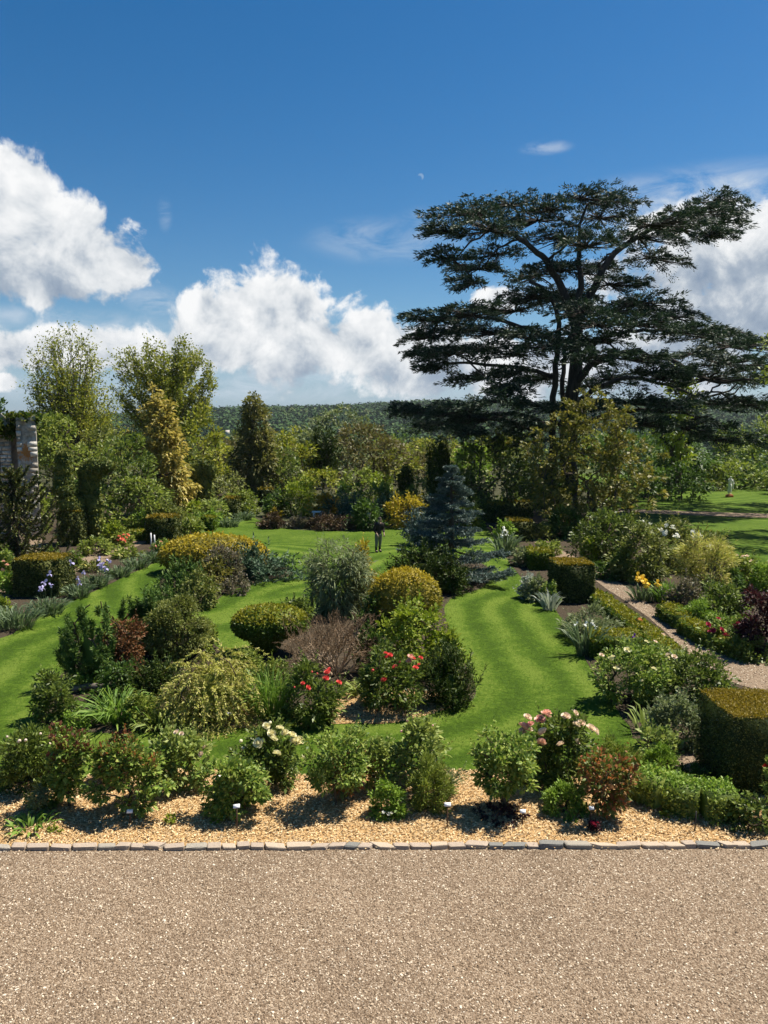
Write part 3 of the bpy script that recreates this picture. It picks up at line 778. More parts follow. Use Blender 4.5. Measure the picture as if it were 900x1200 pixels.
mulchpoly = np.concatenate([np.stack([mx, np.full(60, EDGE_Y + .04) + .006 * mx], 1), np.stack([mx[::-1], MB_BACK + .12 * np.sin(mx[::-1] * 1.4) + mrng.normal(size=60) * .03], 1)])

# lawn: one mown sheet; stripes follow the edges of the island beds
m, n, out = newmat('mown_grass')
at_ = n.add('ShaderNodeAttribute', attribute_name='mow').outputs['Fac']
wob = n.m('MULTIPLY', n.m('SUBTRACT', n.noise(obco(n), .35, 2), .5), .12)
st = n.m('SINE', n.m('MULTIPLY', n.m('ADD', at_, wob), 2 * PI / 1.25))
st = n.m('MULTIPLY', st, n.rng(n.noise(obco(n), .22, 3, .6), .35, .65, .14, .34))
st = n.m('ADD', st, n.noise(obco(n), .45, 4, .6))
st = n.m('MULTIPLY_ADD', n.m('SUBTRACT', n.noise(n.v('MULTIPLY', obco(n), (1, 1, 1)), 9, 5, .7), .5), 1.7, st)
st = n.m('MULTIPLY_ADD', n.m('SUBTRACT', n.noise(obco(n), 3.0, 4, .7), .5), .9, st)
c = n.ramp(st, [(.18, (.040, .076, .008)), (.5, (.064, .115, .011)), (.82, (.116, .168, .024))])
hn = n.noise(obco(n), 45, 4, .75)
n.l.new(pbsdf(n, c, .85, .05, bump(n, hn, .8, .03)).outputs[0], out.inputs[0]); grassmat = m
lx = np.arange(-70, 70.1, .8); ly = np.arange(10.6, 104, .8)
lm_, LV = grid_mesh('lawn', lx, ly, lambda X, Y: 0 * X, grassmat)
dd = np.minimum(np.minimum(dist_poly(isl, LV[:, 0], LV[:, 1]), dist_poly(upp, LV[:, 0], LV[:, 1]) + .4), dist_poly(rbed, LV[:, 0], LV[:, 1]) * .0 + 1e3)
far = sstep(40, 52, LV[:, 1])
dd = dd * (1 - far) + far * (np.hypot(LV[:, 0] + 30, LV[:, 1] - 10) * .8)
a_ = lm_.attributes.new('mow', 'FLOAT', 'POINT'); a_.data.foreach_set('value', dd.astype(np.float32))
structure('lawn', lm_)

soil = plainmat('soil', (.055, .042, .028), .95, .5, 14, .05, .1)
soilgreen = plainmat('weedy_soil', (.06, .065, .03), .95, .5, 5, .06, .1)
m, n, out = newmat('pea_gravel')
vo = n.add('ShaderNodeTexVoronoi'); vo.feature = 'F1'; n.put(vo.inputs['Vector'], obco(n)); vo.inputs['Scale'].default_value = 55
c = n.ramp(n.noise(vo.outputs['Color'], 3, 0), [(.2, (.095, .062, .036)), (.45, (.215, .152, .10)), (.6, (.30, .225, .155)), (.85, (.46, .375, .285))])
f = n.rng(n.noise(obco(n), .7, 4), .3, .7, .86, 1.1)
cs = n.v('SCALE', c); n.put(cs.node.inputs['Scale'], f)
n.l.new(pbsdf(n, cs, .85, .2, bump(n, n.m('SUBTRACT', 1, vo.outputs['Distance']), .8, .02)).outputs[0], out.inputs[0]); gravelmat = m
sheet('island_bed', isl, .006, soil); sheet('rear_island_bed', upp, .006, soil)
sheet('left_bed', lbed, .005, soil); sheet('right_bed', rbed, .006, soil); sheet('far_bed', fbed, .009, soilgreen)
pr = smooth_poly(PATHR, 0, jit=.015); pl = smooth_poly(PATHL, 0, jit=.015)
sheet('gravel_path', pr, .014, gravelmat); sheet('gravel_path', pl, .014, gravelmat)
sheet('gravel_path', smooth_poly(YARDL, 0), .010, gravelmat); sheet('gravel_path', smooth_poly(PATHF, 0), .010, gravelmat)
m, n, out = newmat('bark_mulch')
vo = n.add('ShaderNodeTexVoronoi'); n.put(vo.inputs['Vector'], n.v('MULTIPLY', obco(n), (1, 1.6, 1))); vo.inputs['Scale'].default_value = 26
c = n.ramp(n.noise(vo.outputs['Color'], 3, 0), [(.2, (.24, .135, .055)), (.5, (.46, .29, .13)), (.8, (.62, .44, .23))])
n.l.new(pbsdf(n, c, .9, .1, bump(n, vo.outputs['Distance'], .8, .03)).outputs[0], out.inputs[0]); mulchmat = m
sheet('mulch_bed', mulchpoly, .018, mulchmat)
PATCH1 = smooth_poly([(372, 846), (392, 822), (420, 806), (470, 806), (520, 815), (528, 828), (470, 846), (420, 848)], 0)
PATCH2 = smooth_poly([(262, 850), (270, 832), (300, 822), (318, 835), (300, 852)], 0)
sheet('mulch_patch', PATCH1, .012, mulchmat); sheet('mulch_patch', PATCH2, .012, mulchmat)
yard = np.array([(-11, -6), (11, -6), (11, EDGE_Y - .02 + .066), (-11, EDGE_Y - .02 - .066)])
sheet('gravel_yard', yard, .010, gravelmat)

WOODF = smooth_poly([(-700, 579), (0, 579), (300, 579), (555, 579), (600, 593), (660, 597), (715, 592), (700, 580), (650, 566), (630, 550), (300, 546), (-800, 546)], 0)
sheet('woodland_floor', WOODF, .013, plainmat('leaf_litter', (.05, .05, .024), .95, .5, 3, .06, .1))
GAP = smooth_poly([(778, 882), (800, 872), (824, 876), (838, 913), (806, 914)], 0)
sheet('gravel_path', GAP, .012, gravelmat)
# loose gravel: pebbles on the yard and the near path
def scatter_in(rng, poly, n):
    lo, hi = poly.min(0), poly.max(0); P_ = lo + rng.random((int(n * 2.2), 2)) * (hi - lo)
    return P_[inside(poly, P_[:, 0], P_[:, 1])][:n]
def pebbles(name, P_, rng, smin, smax, z, mat, flat=.6):
    n = len(P_); s = smin + (smax - smin) * rng.random(n) ** 1.6
    base = np.array([[1, 0, 0], [0, 1, 0], [-1, 0, 0], [0, -1, 0], [0, 0, 1], [0, 0, -1]], float)
    V = base[None] * (1 + .3 * rng.normal(size=(n, 6, 1))) * s[:, None, None] * np.array([1, .75, flat])
    a = rng.random(n) * 6.28; ca, sa = np.cos(a)[:, None], np.sin(a)[:, None]
    X = V[..., 0] * ca - V[..., 1] * sa; Y = V[..., 0] * sa + V[..., 1] * ca
    Z = V[..., 2] + X * (rng.normal(size=(n, 1)) * .35) + z + s[:, None] * .25
    V = np.stack([X + P_[:, :1], Y + P_[:, 1:2], Z], -1)
    V = V[:, :5]; T = np.array([(0, 1, 4), (1, 2, 4), (2, 3, 4), (3, 0, 4)])      # the underside rests in the bed
    G = Geo(); G.add(V, None, (T[None] + (np.arange(n) * 5)[:, None, None]).reshape(-1, 3))
    link(name, G.mesh(name, mat), None, None, 'stuff')
pebmat = islandmat('pebble', [(0, (.08, .052, .028)), (.25, (.185, .125, .076)), (.55, (.305, .225, .15)), (.8, (.44, .35, .25)), (1, (.66, .575, .46))], .75, .3)
rng = np.random.default_rng(11)
nP = 80000; yv = 6.2 + (EDGE_Y - .07 - 6.2) * rng.random(nP); xv = (rng.random(nP) * 2 - 1) * 8.2
pebbles('gravel', np.stack([xv, yv], 1), rng, .007, .0185, .010, pebmat)
pq = scatter_in(rng, pr, 20000); pq = pq[(pq[:, 1] < 30) & (np.abs(pq[:, 0]) < pq[:, 1] * .56)]
pebbles('path_gravel', pq, rng, .012, .030, .015, pebmat)

# wood chips
def chips(name, P_, rng, z, mat):
    n = len(P_); a = rng.random(n) * 6.28
    D = np.stack([np.cos(a), np.sin(a), rng.normal(size=n) * .28], 1)
    G = Geo(); leaf_geo(G, rng, np.c_[P_, np.full(n, z) + .012 + .02 * rng.random(n)], D, .024 + .045 * rng.random(n), .010 + .014 * rng.random(n), 1.3, None, .05)
    link(name, G.mesh(name, mat), None, None, 'stuff')
chipmat = islandmat('wood_chip', [(0, (.24, .14, .065)), (.2, (.44, .29, .14)), (.6, (.62, .45, .24)), (1, (.80, .65, .41))], .8, .2)
cp = scatter_in(rng, mulchpoly, 58000)
spill = np.c_[(rng.random(420) * 2 - 1) * 7.6, EDGE_Y - .10 + .16 * rng.random(420) ** .6]
chips('bark_chips', np.concatenate([cp, spill[:, :2]]), rng, .018, chipmat)
chips('bark_chips', np.concatenate([scatter_in(rng, PATCH1, 3800), scatter_in(rng, PATCH2, 900)]), rng, .012, chipmat)
soilmat2 = islandmat('soil_clod', [(0, (.05, .037, .025)), (.6, (.085, .065, .043)), (1, (.15, .115, .08))], .95, .1)
sp = np.concatenate([scatter_in(rng, isl, 6000), scatter_in(rng, rbed, 14000)]); sp = sp[(sp[:, 1] < 34)]
sp = sp[~inside(pr, sp[:, 0], sp[:, 1])]
pebbles('soil_clods', sp, rng, .012, .045, .008, soilmat2, .5)

# stone kerb between yard and bed, each stone its own
kerb = thing('stone_edging', 'low kerb of small rough grey and pinkish stones between gravel and wood chips', 'edging', (0, EDGE_Y, 0))
stonemats = [plainmat('kerb_stone_' + k, c, .9, .35, 22, .02, .2) for k, c in
             (('grey', (.33, .295, .245)), ('pink', (.39, .315, .25)), ('pale', (.46, .37, .28)), ('blue', (.20, .195, .18)))]
rng = np.random.default_rng(23); x = -9.3; smesh = []
def stone_mesh(rng, mat):
    bm = bmesh.new(); bmesh.ops.create_cube(bm, size=1)
    bmesh.ops.bevel(bm, geom=list(bm.edges), offset=.13, segments=2, profile=.6, affect='EDGES')
    sh = rng.normal() * .12
    for v in bm.verts:
        v.co.x += v.co.y * sh * 2; v.co += Vector(rng.normal(size=3) * .022)
    me = bpy.data.meshes.new('stone'); bm.to_mesh(me); bm.free(); me.materials.append(mat); return me
smesh = [stone_mesh(rng, stonemats[i % 4 if i % 7 else 3]) for i in range(20)]
while x < 9.3:
    ln = .19 + .20 * rng.random(); k = rng.integers(0, 20)
    if smesh[k].materials[0] == stonemats[3] and (x < -1.8 or rng.random() < .6): k = 1
    o = link('stone', smesh[k], kerb, (x + ln / 2, .006 * x + rng.normal() * .008, .012 + rng.normal() * .006))
    o.scale = (ln * .96, .12 + .02 * rng.random(), .09 + .02 * rng.random()); o.rotation_euler = (rng.normal() * .05, rng.normal() * .04, rng.normal() * .05)
    x += ln + .006

# grass blades on the nearer lawn (the rest is too far to tell apart)
rng = np.random.default_rng(31); nB = 170000
yy = 13.0 * (34 / 13.0) ** rng.random(nB); xx = (rng.random(nB) * 2 - 1) * (yy * .54 + .4)
ok = ~inside(isl, xx, yy) & ~inside(upp, xx, yy) & ~inside(lbed, xx, yy) & ~inside(rbed, xx, yy) & ~inside(mulchpoly, xx, yy)
# a soft ragged fringe at the bed edges
xx, yy = xx[ok], yy[ok]; n_ = len(xx)
hgt = .014 + .018 * rng.random(n_); sc = yy / 16
a = rng.random(n_) * 6.28; tip = np.stack([np.cos(a), np.sin(a)], 1) * (hgt * .9)[:, None]
sd = np.stack([-np.sin(a + 1), np.cos(a + 1)], 1) * (.004 * sc)[:, None]
V = np.empty((n_, 3, 3)); P_ = np.stack([xx, yy], 1)
V[:, 0, :2] = P_ - sd; V[:, 1, :2] = P_ + sd; V[:, 2, :2] = P_ + tip; V[:, :2, 2] = 0; V[:, 2, 2] = hgt
G = Geo(); G.add(V, None, np.arange(3 * n_).reshape(n_, 3))
grassblade = leafmat('grass_blade', [(.05, .10, .012), (.075, .14, .018), (.11, .175, .027), (.15, .19, .05)], .5, .6, .2, .25, .5)
link('grass', G.mesh('grass', grassblade), None, None, 'stuff')
# longer tufts along the bed edges
bl = []
for poly, k in ((isl, 1), (upp, 1), (rbed[:60], 1), (mulchpoly[60:], 1)):
    seg = np.repeat(poly, 26, 0) + np.random.default_rng(5).normal(size=(len(poly) * 26, 2)) * .07
    nxt = np.roll(poly, -1, 0); tt = np.random.default_rng(6).random((len(poly) * 26, 1)); seg = seg + (np.repeat(nxt - poly, 26, 0) * tt if len(poly) > 60 or k else 0)
    bl.append(seg)
bl = np.concatenate(bl); bl = bl[(bl[:, 1] > 12.5) & (bl[:, 1] < 45)]; bl = bl[::2]; nb = len(bl)
G = Geo(); blades_geo(G, rng, np.c_[bl, np.zeros(nb)], unit(np.c_[rng.normal(size=(nb, 2)) * .5, np.ones(nb)]), .04 + .06 * rng.random(nb), np.full(nb, .010), .5)
link('edge_grass', G.mesh('edge_grass', lm('grassy')), None, None, 'stuff')

# far hillside wood: thousands of crowns that read as one mass
rng = np.random.default_rng(77); n0 = 8600
hy = 400 + 1150 * rng.random(n0) ** .8; hx = (rng.random(n0) * 2 - 1) * (hy * .58 + 60); hz = terrain(hx, hy)
rad = 6.5 + 4 * rng.random(n0) + hy * .0012
q = 14; u = rand_dirs(rng, n0 * q).reshape(n0, q, 3); u[..., 2] = np.abs(u[..., 2]) * .9 + .05
ctr = np.stack([hx, hy, hz + 6 + 4 * rng.random(n0)], 1)
pos = ctr[:, None] + u * rad[:, None, None] * np.array([1, 1, .95]) * (.75 + .3 * rng.random((n0, q, 1)))
Dv = unit(np.cross(u, rng.normal(size=u.shape)) + u * .35)
G = Geo(); leaf_geo(G, rng, pos.reshape(-1, 3) - Dv.reshape(-1, 3) * 1.6, Dv.reshape(-1, 3), 4.6, 3.6, .6, u.reshape(-1, 3) * 3.0, .1)
m, n, out = newmat('hill_canopy')
f = n.m('ADD', n.m('MULTIPLY_ADD', n.m('SUBTRACT', n.noise(obco(n), .006, 5, .65), .5), 2.2, .48), n.m('MULTIPLY', n.m('SUBTRACT', n.noise(obco(n), .06, 2), .5), .8))
f = n.m('MULTIPLY_ADD', n.m('SUBTRACT', geo(n).outputs['Random Per Island'], .5), .14, f)
c = n.ramp(f, [(.22, (.018, .045, .014)), (.46, (.036, .078, .022)), (.64, (.055, .105, .028)), (.85, (.085, .105, .035))])
n.l.new(pbsdf(n, c, .8, .1).outputs[0], out.inputs[0])
link('far_wood', G.mesh('far_wood', m), None, None, 'stuff')

# ------------------------------------------------------------------ the great cedar
def cedar():
    Y0 = 60.0; base = at(668, 598, Y0); bx, by = base[0], Y0
    root = thing('cedar_tree', 'huge dark flat-layered cedar with several trunks spreading over the right of the garden', 'tree', (bx, by, 0))
    rng = np.random.default_rng(101); o = np.array([bx, by, 0])
    def P(px, py, dy=0): return at(px, py, Y0 + dy) - o
    limbs = [  # photo points along each trunk or limb, its radius at both ends, depth it wanders to
        ([(668, 600), (667, 545), (669, 480), (675, 425), (674, 375)], .66, .46, 0),
        ([(674, 378), (658, 335), (640, 305), (612, 281), (575, 262), (535, 250)], .36, .09, -3),
        ([(674, 378), (682, 330), (677, 300), (680, 262), (690, 238)], .30, .08, 1),
        ([(675, 385), (700, 328), (722, 295), (762, 268), (810, 250), (858, 236)], .36, .08, 3),
        ([(655, 600), (648, 540), (648, 480), (653, 420), (655, 380), (648, 345), (620, 330)], .34, .12, -2),
        ([(662, 560), (658, 500), (660, 440), (662, 400), (690, 350)], .27, .12, 4),
        ([(675, 425), (698, 399), (732, 389), (775, 386), (830, 392)], .26, .07, -4),
        ([(670, 452), (698, 422), (740, 411), (790, 424), (836, 448), (880, 445)], .32, .08, -6),
        ([(668, 478), (700, 455), (738, 439), (785, 452), (830, 470)], .26, .08, 4),
        ([(655, 402), (620, 384), (570, 371), (505, 371)], .24, .07, -4),
        ([(650, 442), (602, 430), (545, 425), (500, 426)], .20, .07, 3),
        ([(650, 500), (600, 484), (545, 488), (490, 486)], .22, .07, -3),
        ([(660, 505), (640, 478), (610, 470), (570, 470)], .20, .07, -8),
        ([(672, 500), (720, 482), (770, 480), (830, 488)], .24, .07, -7),
    ]
    G = Geo(); nodes = []; par = []
    for k, (pts, r0, r1, dmax) in enumerate(limbs):
        n = len(pts); q = np.linspace(0, 1, n)
        W_ = np.array([P(a, b, dmax * t ** 1.2) for (a, b), t in zip(pts, q)])
        tt = np.linspace(0, n - 1, n * 4); W_ = np.stack([np.interp(tt, np.arange(n), W_[:, i]) for i in range(3)], 1)
        W_[1:-1] = (W_[:-2] + W_[1:-1] * 2 + W_[2:]) / 4
        W_ = W_ + np.r_[[[0, 0, 0]], rng.normal(size=(len(W_) - 2, 3)) * .06, [[0, 0, 0]]]
        rr = r0 + (r1 - r0) * np.linspace(0, 1, len(W_)) ** .8
        tube(G, W_, rr, 9)
        nodes.append(W_[len(W_) // 3 if k else -3:])
    limbn = np.concatenate(nodes)
    plates = [  # photo centre, half-width, depth offset
        (545, 246, 46, -2), (520, 268, 24, -4), (585, 238, 38, 2), (620, 258, 46, 3), (640, 240, 34, -2), 
        (690, 228, 36, 0), (722, 234, 34, 3), (705, 255, 40, 6), 
        (565, 264, 46, -5), (650, 275, 40, 0), (690, 282, 40, -6), (758, 276, 42, 2), (620, 345, 36, -2), (665, 345, 34, 5),
        (700, 396, 36, -7), (745, 416, 38, -9), (720, 442, 34, 5), (775, 432, 38, -6), (690, 418, 30, -10), (600, 434, 36, -6), (636, 440, 30, 4), (560, 440, 34, 2), (600, 452, 30, -8),
        (845, 234, 34, 3), (812, 246, 42, 0), (850, 258, 24, 5), (775, 258, 46, -4), (805, 268, 40, 7), (840, 272, 22, -2), 
        (525, 300, 26, -5), (552, 312, 30, 1), (575, 296, 34, 4), (548, 328, 20, -2), (625, 322, 34, 6), (655, 312, 40, 0), 
        (700, 312, 40, 5), (770, 300, 38, 4), (725, 330, 34, 0),
        (505, 371, 36, -3), (545, 364, 42, -6), (590, 362, 46, 2), (530, 384, 40, 2), (575, 386, 44, -2), (500, 392, 24, 0), (615, 392, 38, -6),
        (680, 362, 44, -7), (720, 362, 46, 3), (760, 352, 44, -3), (640, 348, 40, 4), (705, 376, 42, -8), (790, 368, 42, 4), (745, 374, 44, -7),
        (500, 412, 22, 2), (525, 410, 34, -5), (560, 406, 40, 4), (600, 412, 38, -3), (510, 428, 20, -3), (640, 402, 36, -8),
        (800, 384, 46, -6), (835, 392, 46, 2), (870, 402, 44, -4), (905, 398, 40, 3), (820, 412, 44, 6), (860, 422, 46, -7), (900, 428, 42, 0), (930, 412, 40, -3), (845, 440, 42, -2), (885, 444, 40, 5),
        (500, 482, 36, -2), (540, 476, 40, -6), (585, 466, 40, -9), (520, 495, 36, 3), (562, 488, 40, -3), (640, 476, 36, -8), (545, 504, 34, -7), (480, 478, 20, 0), (610, 498, 34, -6),
        (700, 474, 38, -9), (745, 468, 40, -5), (792, 472, 42, -8), (838, 468, 42, -3), (760, 494, 38, -9), (815, 498, 40, -5), (880, 470, 38, -5), (690, 450, 30, 6), (780, 440, 30, -8),
        (600, 516, 36, -4), (850, 512, 40, -6),
    ]
    C = []; rads = []
    GL = Geo(); GT = Geo()
    trunk = np.array([0, 0, 0.])
    for (px, py, hw, dy) in plates:
        c = P(px, py, dy); a = hw * (Y0 + dy) / 900; rad = unit(np.array([[c[0], c[1] * 1.3 + .01, 0]]))[0]
        if abs(c[0]) < 2: rad = unit(np.array([[c[0] + rng.normal(), -1 + rng.normal(), 0]]))[0]
        tang = np.array([-rad[1], rad[0], 0])
        ns = int(14 + a * 8)
        th = rng.random(ns) * 2 * PI; q = rng.random(ns) ** .5
        ea, eb = a * 1.0, a * .72
        loc = c + (rad * (ea * q * np.cos(th))[:, None] + tang * (eb * q * np.sin(th))[:, None])
        loc[:, 2] += rng.normal(size=ns) * .24 - .16 * a * q ** 2 * np.where(np.cos(th) > 0, 1, .3) + .10 * a * (1 - q)
        hub = c - rad * a * .3 - np.array([0, 0, .25]); dv = hub - limbn; dxy = np.hypot(dv[:, 0], dv[:, 1])
        j = np.argmin(np.linalg.norm(dv, axis=1) + 2.2 * np.maximum(0, np.abs(dv[:, 2]) - .45 * dxy)); st = limbn[j]; ln = np.linalg.norm(hub - st)
        q = np.linspace(0, 1, 7)[:, None]; pp = st + (hub - st) * q; pp[:, 2] += (np.sin(q[:, 0] * PI) * .10 * ln) * (1 if hub[2] < st[2] + .5 else -1); pp[1:-1] += rng.normal(size=(5, 3)) * .03 * ln
        r0 = .035 + .016 * ln; tube(GT, pp, np.linspace(r0, .05, 7), 5); limbn = np.concatenate([limbn, pp[2:]])
        prisms(GT, np.repeat(hub[None], ns, 0), loc - np.array([0, 0, .1]), .06, .02, 3)
        # each spray: a fan of needle tufts lying flat, its tips turned out and slightly down
        m_ = 58; od = unit((loc - c) * np.array([1, 1, 0]) + rad * .8 + rng.normal(size=(ns, 3)) * .42)
        od[:, 2] = -.10 + .22 * rng.normal(size=ns)
        sl = .40 + .85 * rng.random(ns) ** 1.6; sdv = unit(np.cross(od, [0, 0, 1.]))
        t = rng.random((ns, m_)); w_ = rng.normal(size=(ns, m_)) * .42 * (1.1 - t * .7)
        pos = loc[:, None] + od[:, None] * (sl[:, None] * (t * 1.5 - .45))[..., None] + sdv[:, None] * (w_ * sl[:, None])[..., None]
        pos[..., 2] += rng.normal(size=(ns, m_)) * .07 - .10 * t ** 2 - .12 * w_ ** 2
        D = od[:, None] * (.55 + .3 * t)[..., None] + sdv[:, None] * (w_ * .9)[..., None] + rng.normal(size=(ns, m_, 3)) * .28
        D[..., 2] += .12
        pos = pos.reshape(-1, 3); nn = len(pos)
        leaf_geo(GL, rng, pos, D.reshape(-1, 3), .24 + .17 * rng.random(nn), .06 + .04 * rng.random(nn), .9, None, .1, .06)
    link('trunk', G.mesh('cedar_trunk', cedarbark, True), root)
    link('branches', GT.mesh('cedar_branches', cedarbark), root)
    link('foliage', GL.mesh('cedar_foliage', lm('cedar')), root)
cedar()

# ------------------------------------------------------------------ garden trees and the belt of trees beyond the lawn
fan_tree('feathery_tree', 'tall feathery pale green tree with upswept limbs rising behind the ruined wall', 78, 393, 74, 112, 'oak', 560,
         lambda t: np.interp(t, [0, .2, .45, .65, .8, .92, 1], [.85, 1.0, 1.0, .86, .68, .48, .26]), greybark, limbs=74, twigs=18, per=22)
fan_tree('round_crowned_tree', 'round-crowned olive green tree standing clear against the white cloud', 190, 402, 84, 120, 'oak', 486,
         lambda t: np.interp(t, [0, .15, .4, .65, .85, 1], [.85, 1.0, 1.0, .97, .82, .45]), greybark, limbs=90, twigs=18, per=21, dens=lambda p: .80 + .40 * p[0])
tree('leafy_tree', 'bright green leafy tree tucked behind the golden conifer, below the round-crowned tree', 236, 474, 72, 66, 'oak', 'bush', 575, lpx=4, cov=2.2)
tree('golden_conifer', 'tall pointed golden-yellow conifer with drooping sprays', 187, 468, 55, 86, 'goldcon', 'spire', None, lpx=5.0, lw=.45, cov=4.6, K=260, crs=.95, droop=.35, outw=.9, upw=-.15, core=.6, lobes=.34, dr=.8)
tree('bronze_conifer', 'narrow bronze-green conifer with a thin leading tip, left of the middle', 298, 463, 70, 66, 'bronzecon', 'spire', 585, lpx=4.6, lw=.42, cov=4, K=240, crs=.9, upw=-.1, core=.6, droop=.3, trunk_r=.2)
tree('rhododendron', 'big dark glossy rounded shrub left of the golden conifer', 140, 505, 48, 104, 'gloss', 'bush', None, lpx=4.6, cov=2.4, cat='shrub')
tree('dull_green_shrub', 'dull grey-green shrub at the foot of the golden conifer', 165, 560, 46, 88, 'mid', 'bush', None, lpx=4.2, cov=2.3, cat='shrub')
tree('low_green_tree', 'loose green tree behind the spiral topiary and under the feathery tree', 62, 486, 62, 100, 'mid', 'bush', None, lpx=4.4, cov=2.1)
tree('low_green_tree', 'soft green bushy tree right of the feathery tree and left of the golden conifer', 118, 500, 68, 66, 'olive', 'ball', 600, lpx=4.2, cov=2.1)
tree('silvery_tree', 'tall silver-leaved tree at the back of the middle clump', 393, 475, 92, 92, 'grey', 'ball', 570, lpx=4.0, cov=1.9, crs=.8)
tree('russet_tree', 'broad olive-brown tree in front of the silvery one in the middle clump', 425, 492, 84, 92, 'rusttree', 'ball', 590, lpx=3.8, cov=2.3)
tree('fastigiate_yew', 'cluster of dark upright yew spires against the middle clump of trees', 379, 505, 78, 36, 'yew', 'column', 556, lpx=4.6, lw=.3, cov=8, mode='shoot', upw=2.2, outw=.25, sl=4, rnd=.12, trunk_r=.15)
tree('round_green_tree', 'rounded mid-green tree between the bronze conifer and the dark yew spires', 338, 507, 76, 66, 'oak', 'ball', None, lpx=4, cov=2.3)
tree('dark_green_tree', 'dark green tree directly right of the bronze conifer', 330, 522, 70, 44, 'gloss', 'ball', None, lpx=4, cov=2.2)
tree('soft_green_tree', 'soft light green tree under the dark yew spires', 378, 548, 66, 72, 'oak', 'bush', None, lpx=4, cov=2.2)
tree('shadowy_tree', 'dark spreading tree below the russet crown at the back of the lawn', 425, 548, 66, 66, 'mid', 'bush', None, lpx=4, cov=2.2)
tree('yellowish_tree', 'yellow-green young tree to the right of the shadowy tree behind the lawn', 447, 556, 63, 50, 'lime', 'bush', None, lpx=3.8, cov=1.7, core=.4)
tree('olive_tree', 'hazy olive tree between the middle clump and the dark columnar yew', 462, 528, 86, 66, 'oak', 'ball', None, lpx=3.8, cov=2.2)
tree('columnar_yew', 'dark flat-topped columnar yew rising behind the blue spruce', 517, 519, 56, 29, 'yew', 'column', None, lpx=4.4, lw=.3, cov=9, mode='shoot', upw=2.4, outw=.2, sl=4, rnd=.12)
tree('dwarf_yew', 'small dark upright yew left of the columnar yew', 475, 549, 62, 20, 'yew', 'column', None, lpx=4, lw=.32, cov=8, mode='shoot', upw=2.2, outw=.2, sl=3, rnd=.15)
tree('glossy_tree', 'dense glossy green tree to the right of the blue spruce under the cedar', 580, 504, 55, 92, 'gloss', 'ball', 598, lpx=4.8, cov=2.2)
tree('bright_tree', 'fresh green tree showing behind the glossy tree', 553, 515, 66, 60, 'fresh', 'ball', None, lpx=4, cov=2)
tree('bronze_leaved_tree', 'loose tree with yellow-bronze young leaves in front of the cedar', 692, 468, 46, 150, 'bronzeleaf', 'oval', 618, lpx=4.2, lw=.62, cov=3.0, K=420, crs=.68, core=.0, trunk_r=.17, lobes=.3, inner=.35)
tree('gold_green_tree', 'yellow-green tree glowing through the right-hand branches of the cedar', 800, 425, 72, 58, 'lime', 'oval', 545, lpx=4.2, cov=1.5, core=.3)
tree('weeping_conifer', 'dark drooping conifer filling the space under the right of the cedar', 800, 500, 79, 110, 'dark', 'cone', None, lpx=5, lw=.4, cov=2.6, droop=.4, upw=-.3, outw=.9, core=.6)
tree('grey_conifer', 'grey-green low conifer under the left branches of the cedar', 640, 520, 63, 84, 'juniper', 'bush', None, lpx=5, lw=.4, cov=2.4, upw=-.1, core=.6)
tree('big_round_laurel', 'big rounded dark evergreen left of the white statue', 800, 545, 66, 62, 'dark', 'bush', None, lpx=4.2, cov=2.4, cat='shrub')
tree('yellow_green_shrub', 'low yellow-green shrub immediately left of the white statue', 836, 562, 76, 30, 'olive', 'bush', None, lpx=4, cov=2.2, cat='shrub')
tree('dark_laurel', 'dark evergreen mass behind the white statue', 862, 538, 78, 74, 'mid', 'bush', None, lpx=4.2, cov=2.3, cat='shrub')
tree('edge_laurel', 'dark evergreen at the right edge beyond the far lawn path', 918, 548, 72, 40, 'gloss', 'bush', None, lpx=4.4, cov=2.3, cat='shrub')
tree('back_shrub', 'shadowed evergreen shrub between the bronze-leaved tree and the big rounded evergreen', 758, 545, 68, 50, 'dark', 'bush', None, lpx=4.2, cov=2.3, cat='shrub')
tree('tall_dark_tree', 'tall dark tree closing the view at the right edge under the cedar', 890, 488, 90, 110, 'mid', 'ball', None, lpx=4.2, cov=2.2)
tree('tall_dark_tree', 'tall dark tree seen between the cedar trunks and the weeping conifer', 745, 495, 88, 120, 'dark', 'ball', None, lpx=4.2, cov=2.2)
tree('rough_tree', 'brownish-green tree just left of the bronze conifer', 255, 520, 88, 46, 'oak', 'ball', None, lpx=4, cov=2.1)
tree('pale_shrub', 'pale yellow-green bush right of the heart-shaped topiary', 266, 552, 62, 50, 'olive', 'bush', None, lpx=4, cov=2.1, cat='shrub')
tree('left_edge_tree', 'dark tree at the left edge behind the ruined wall', -8, 478, 70, 70, 'dark', 'bush', None, lpx=4.4, cov=2.2)
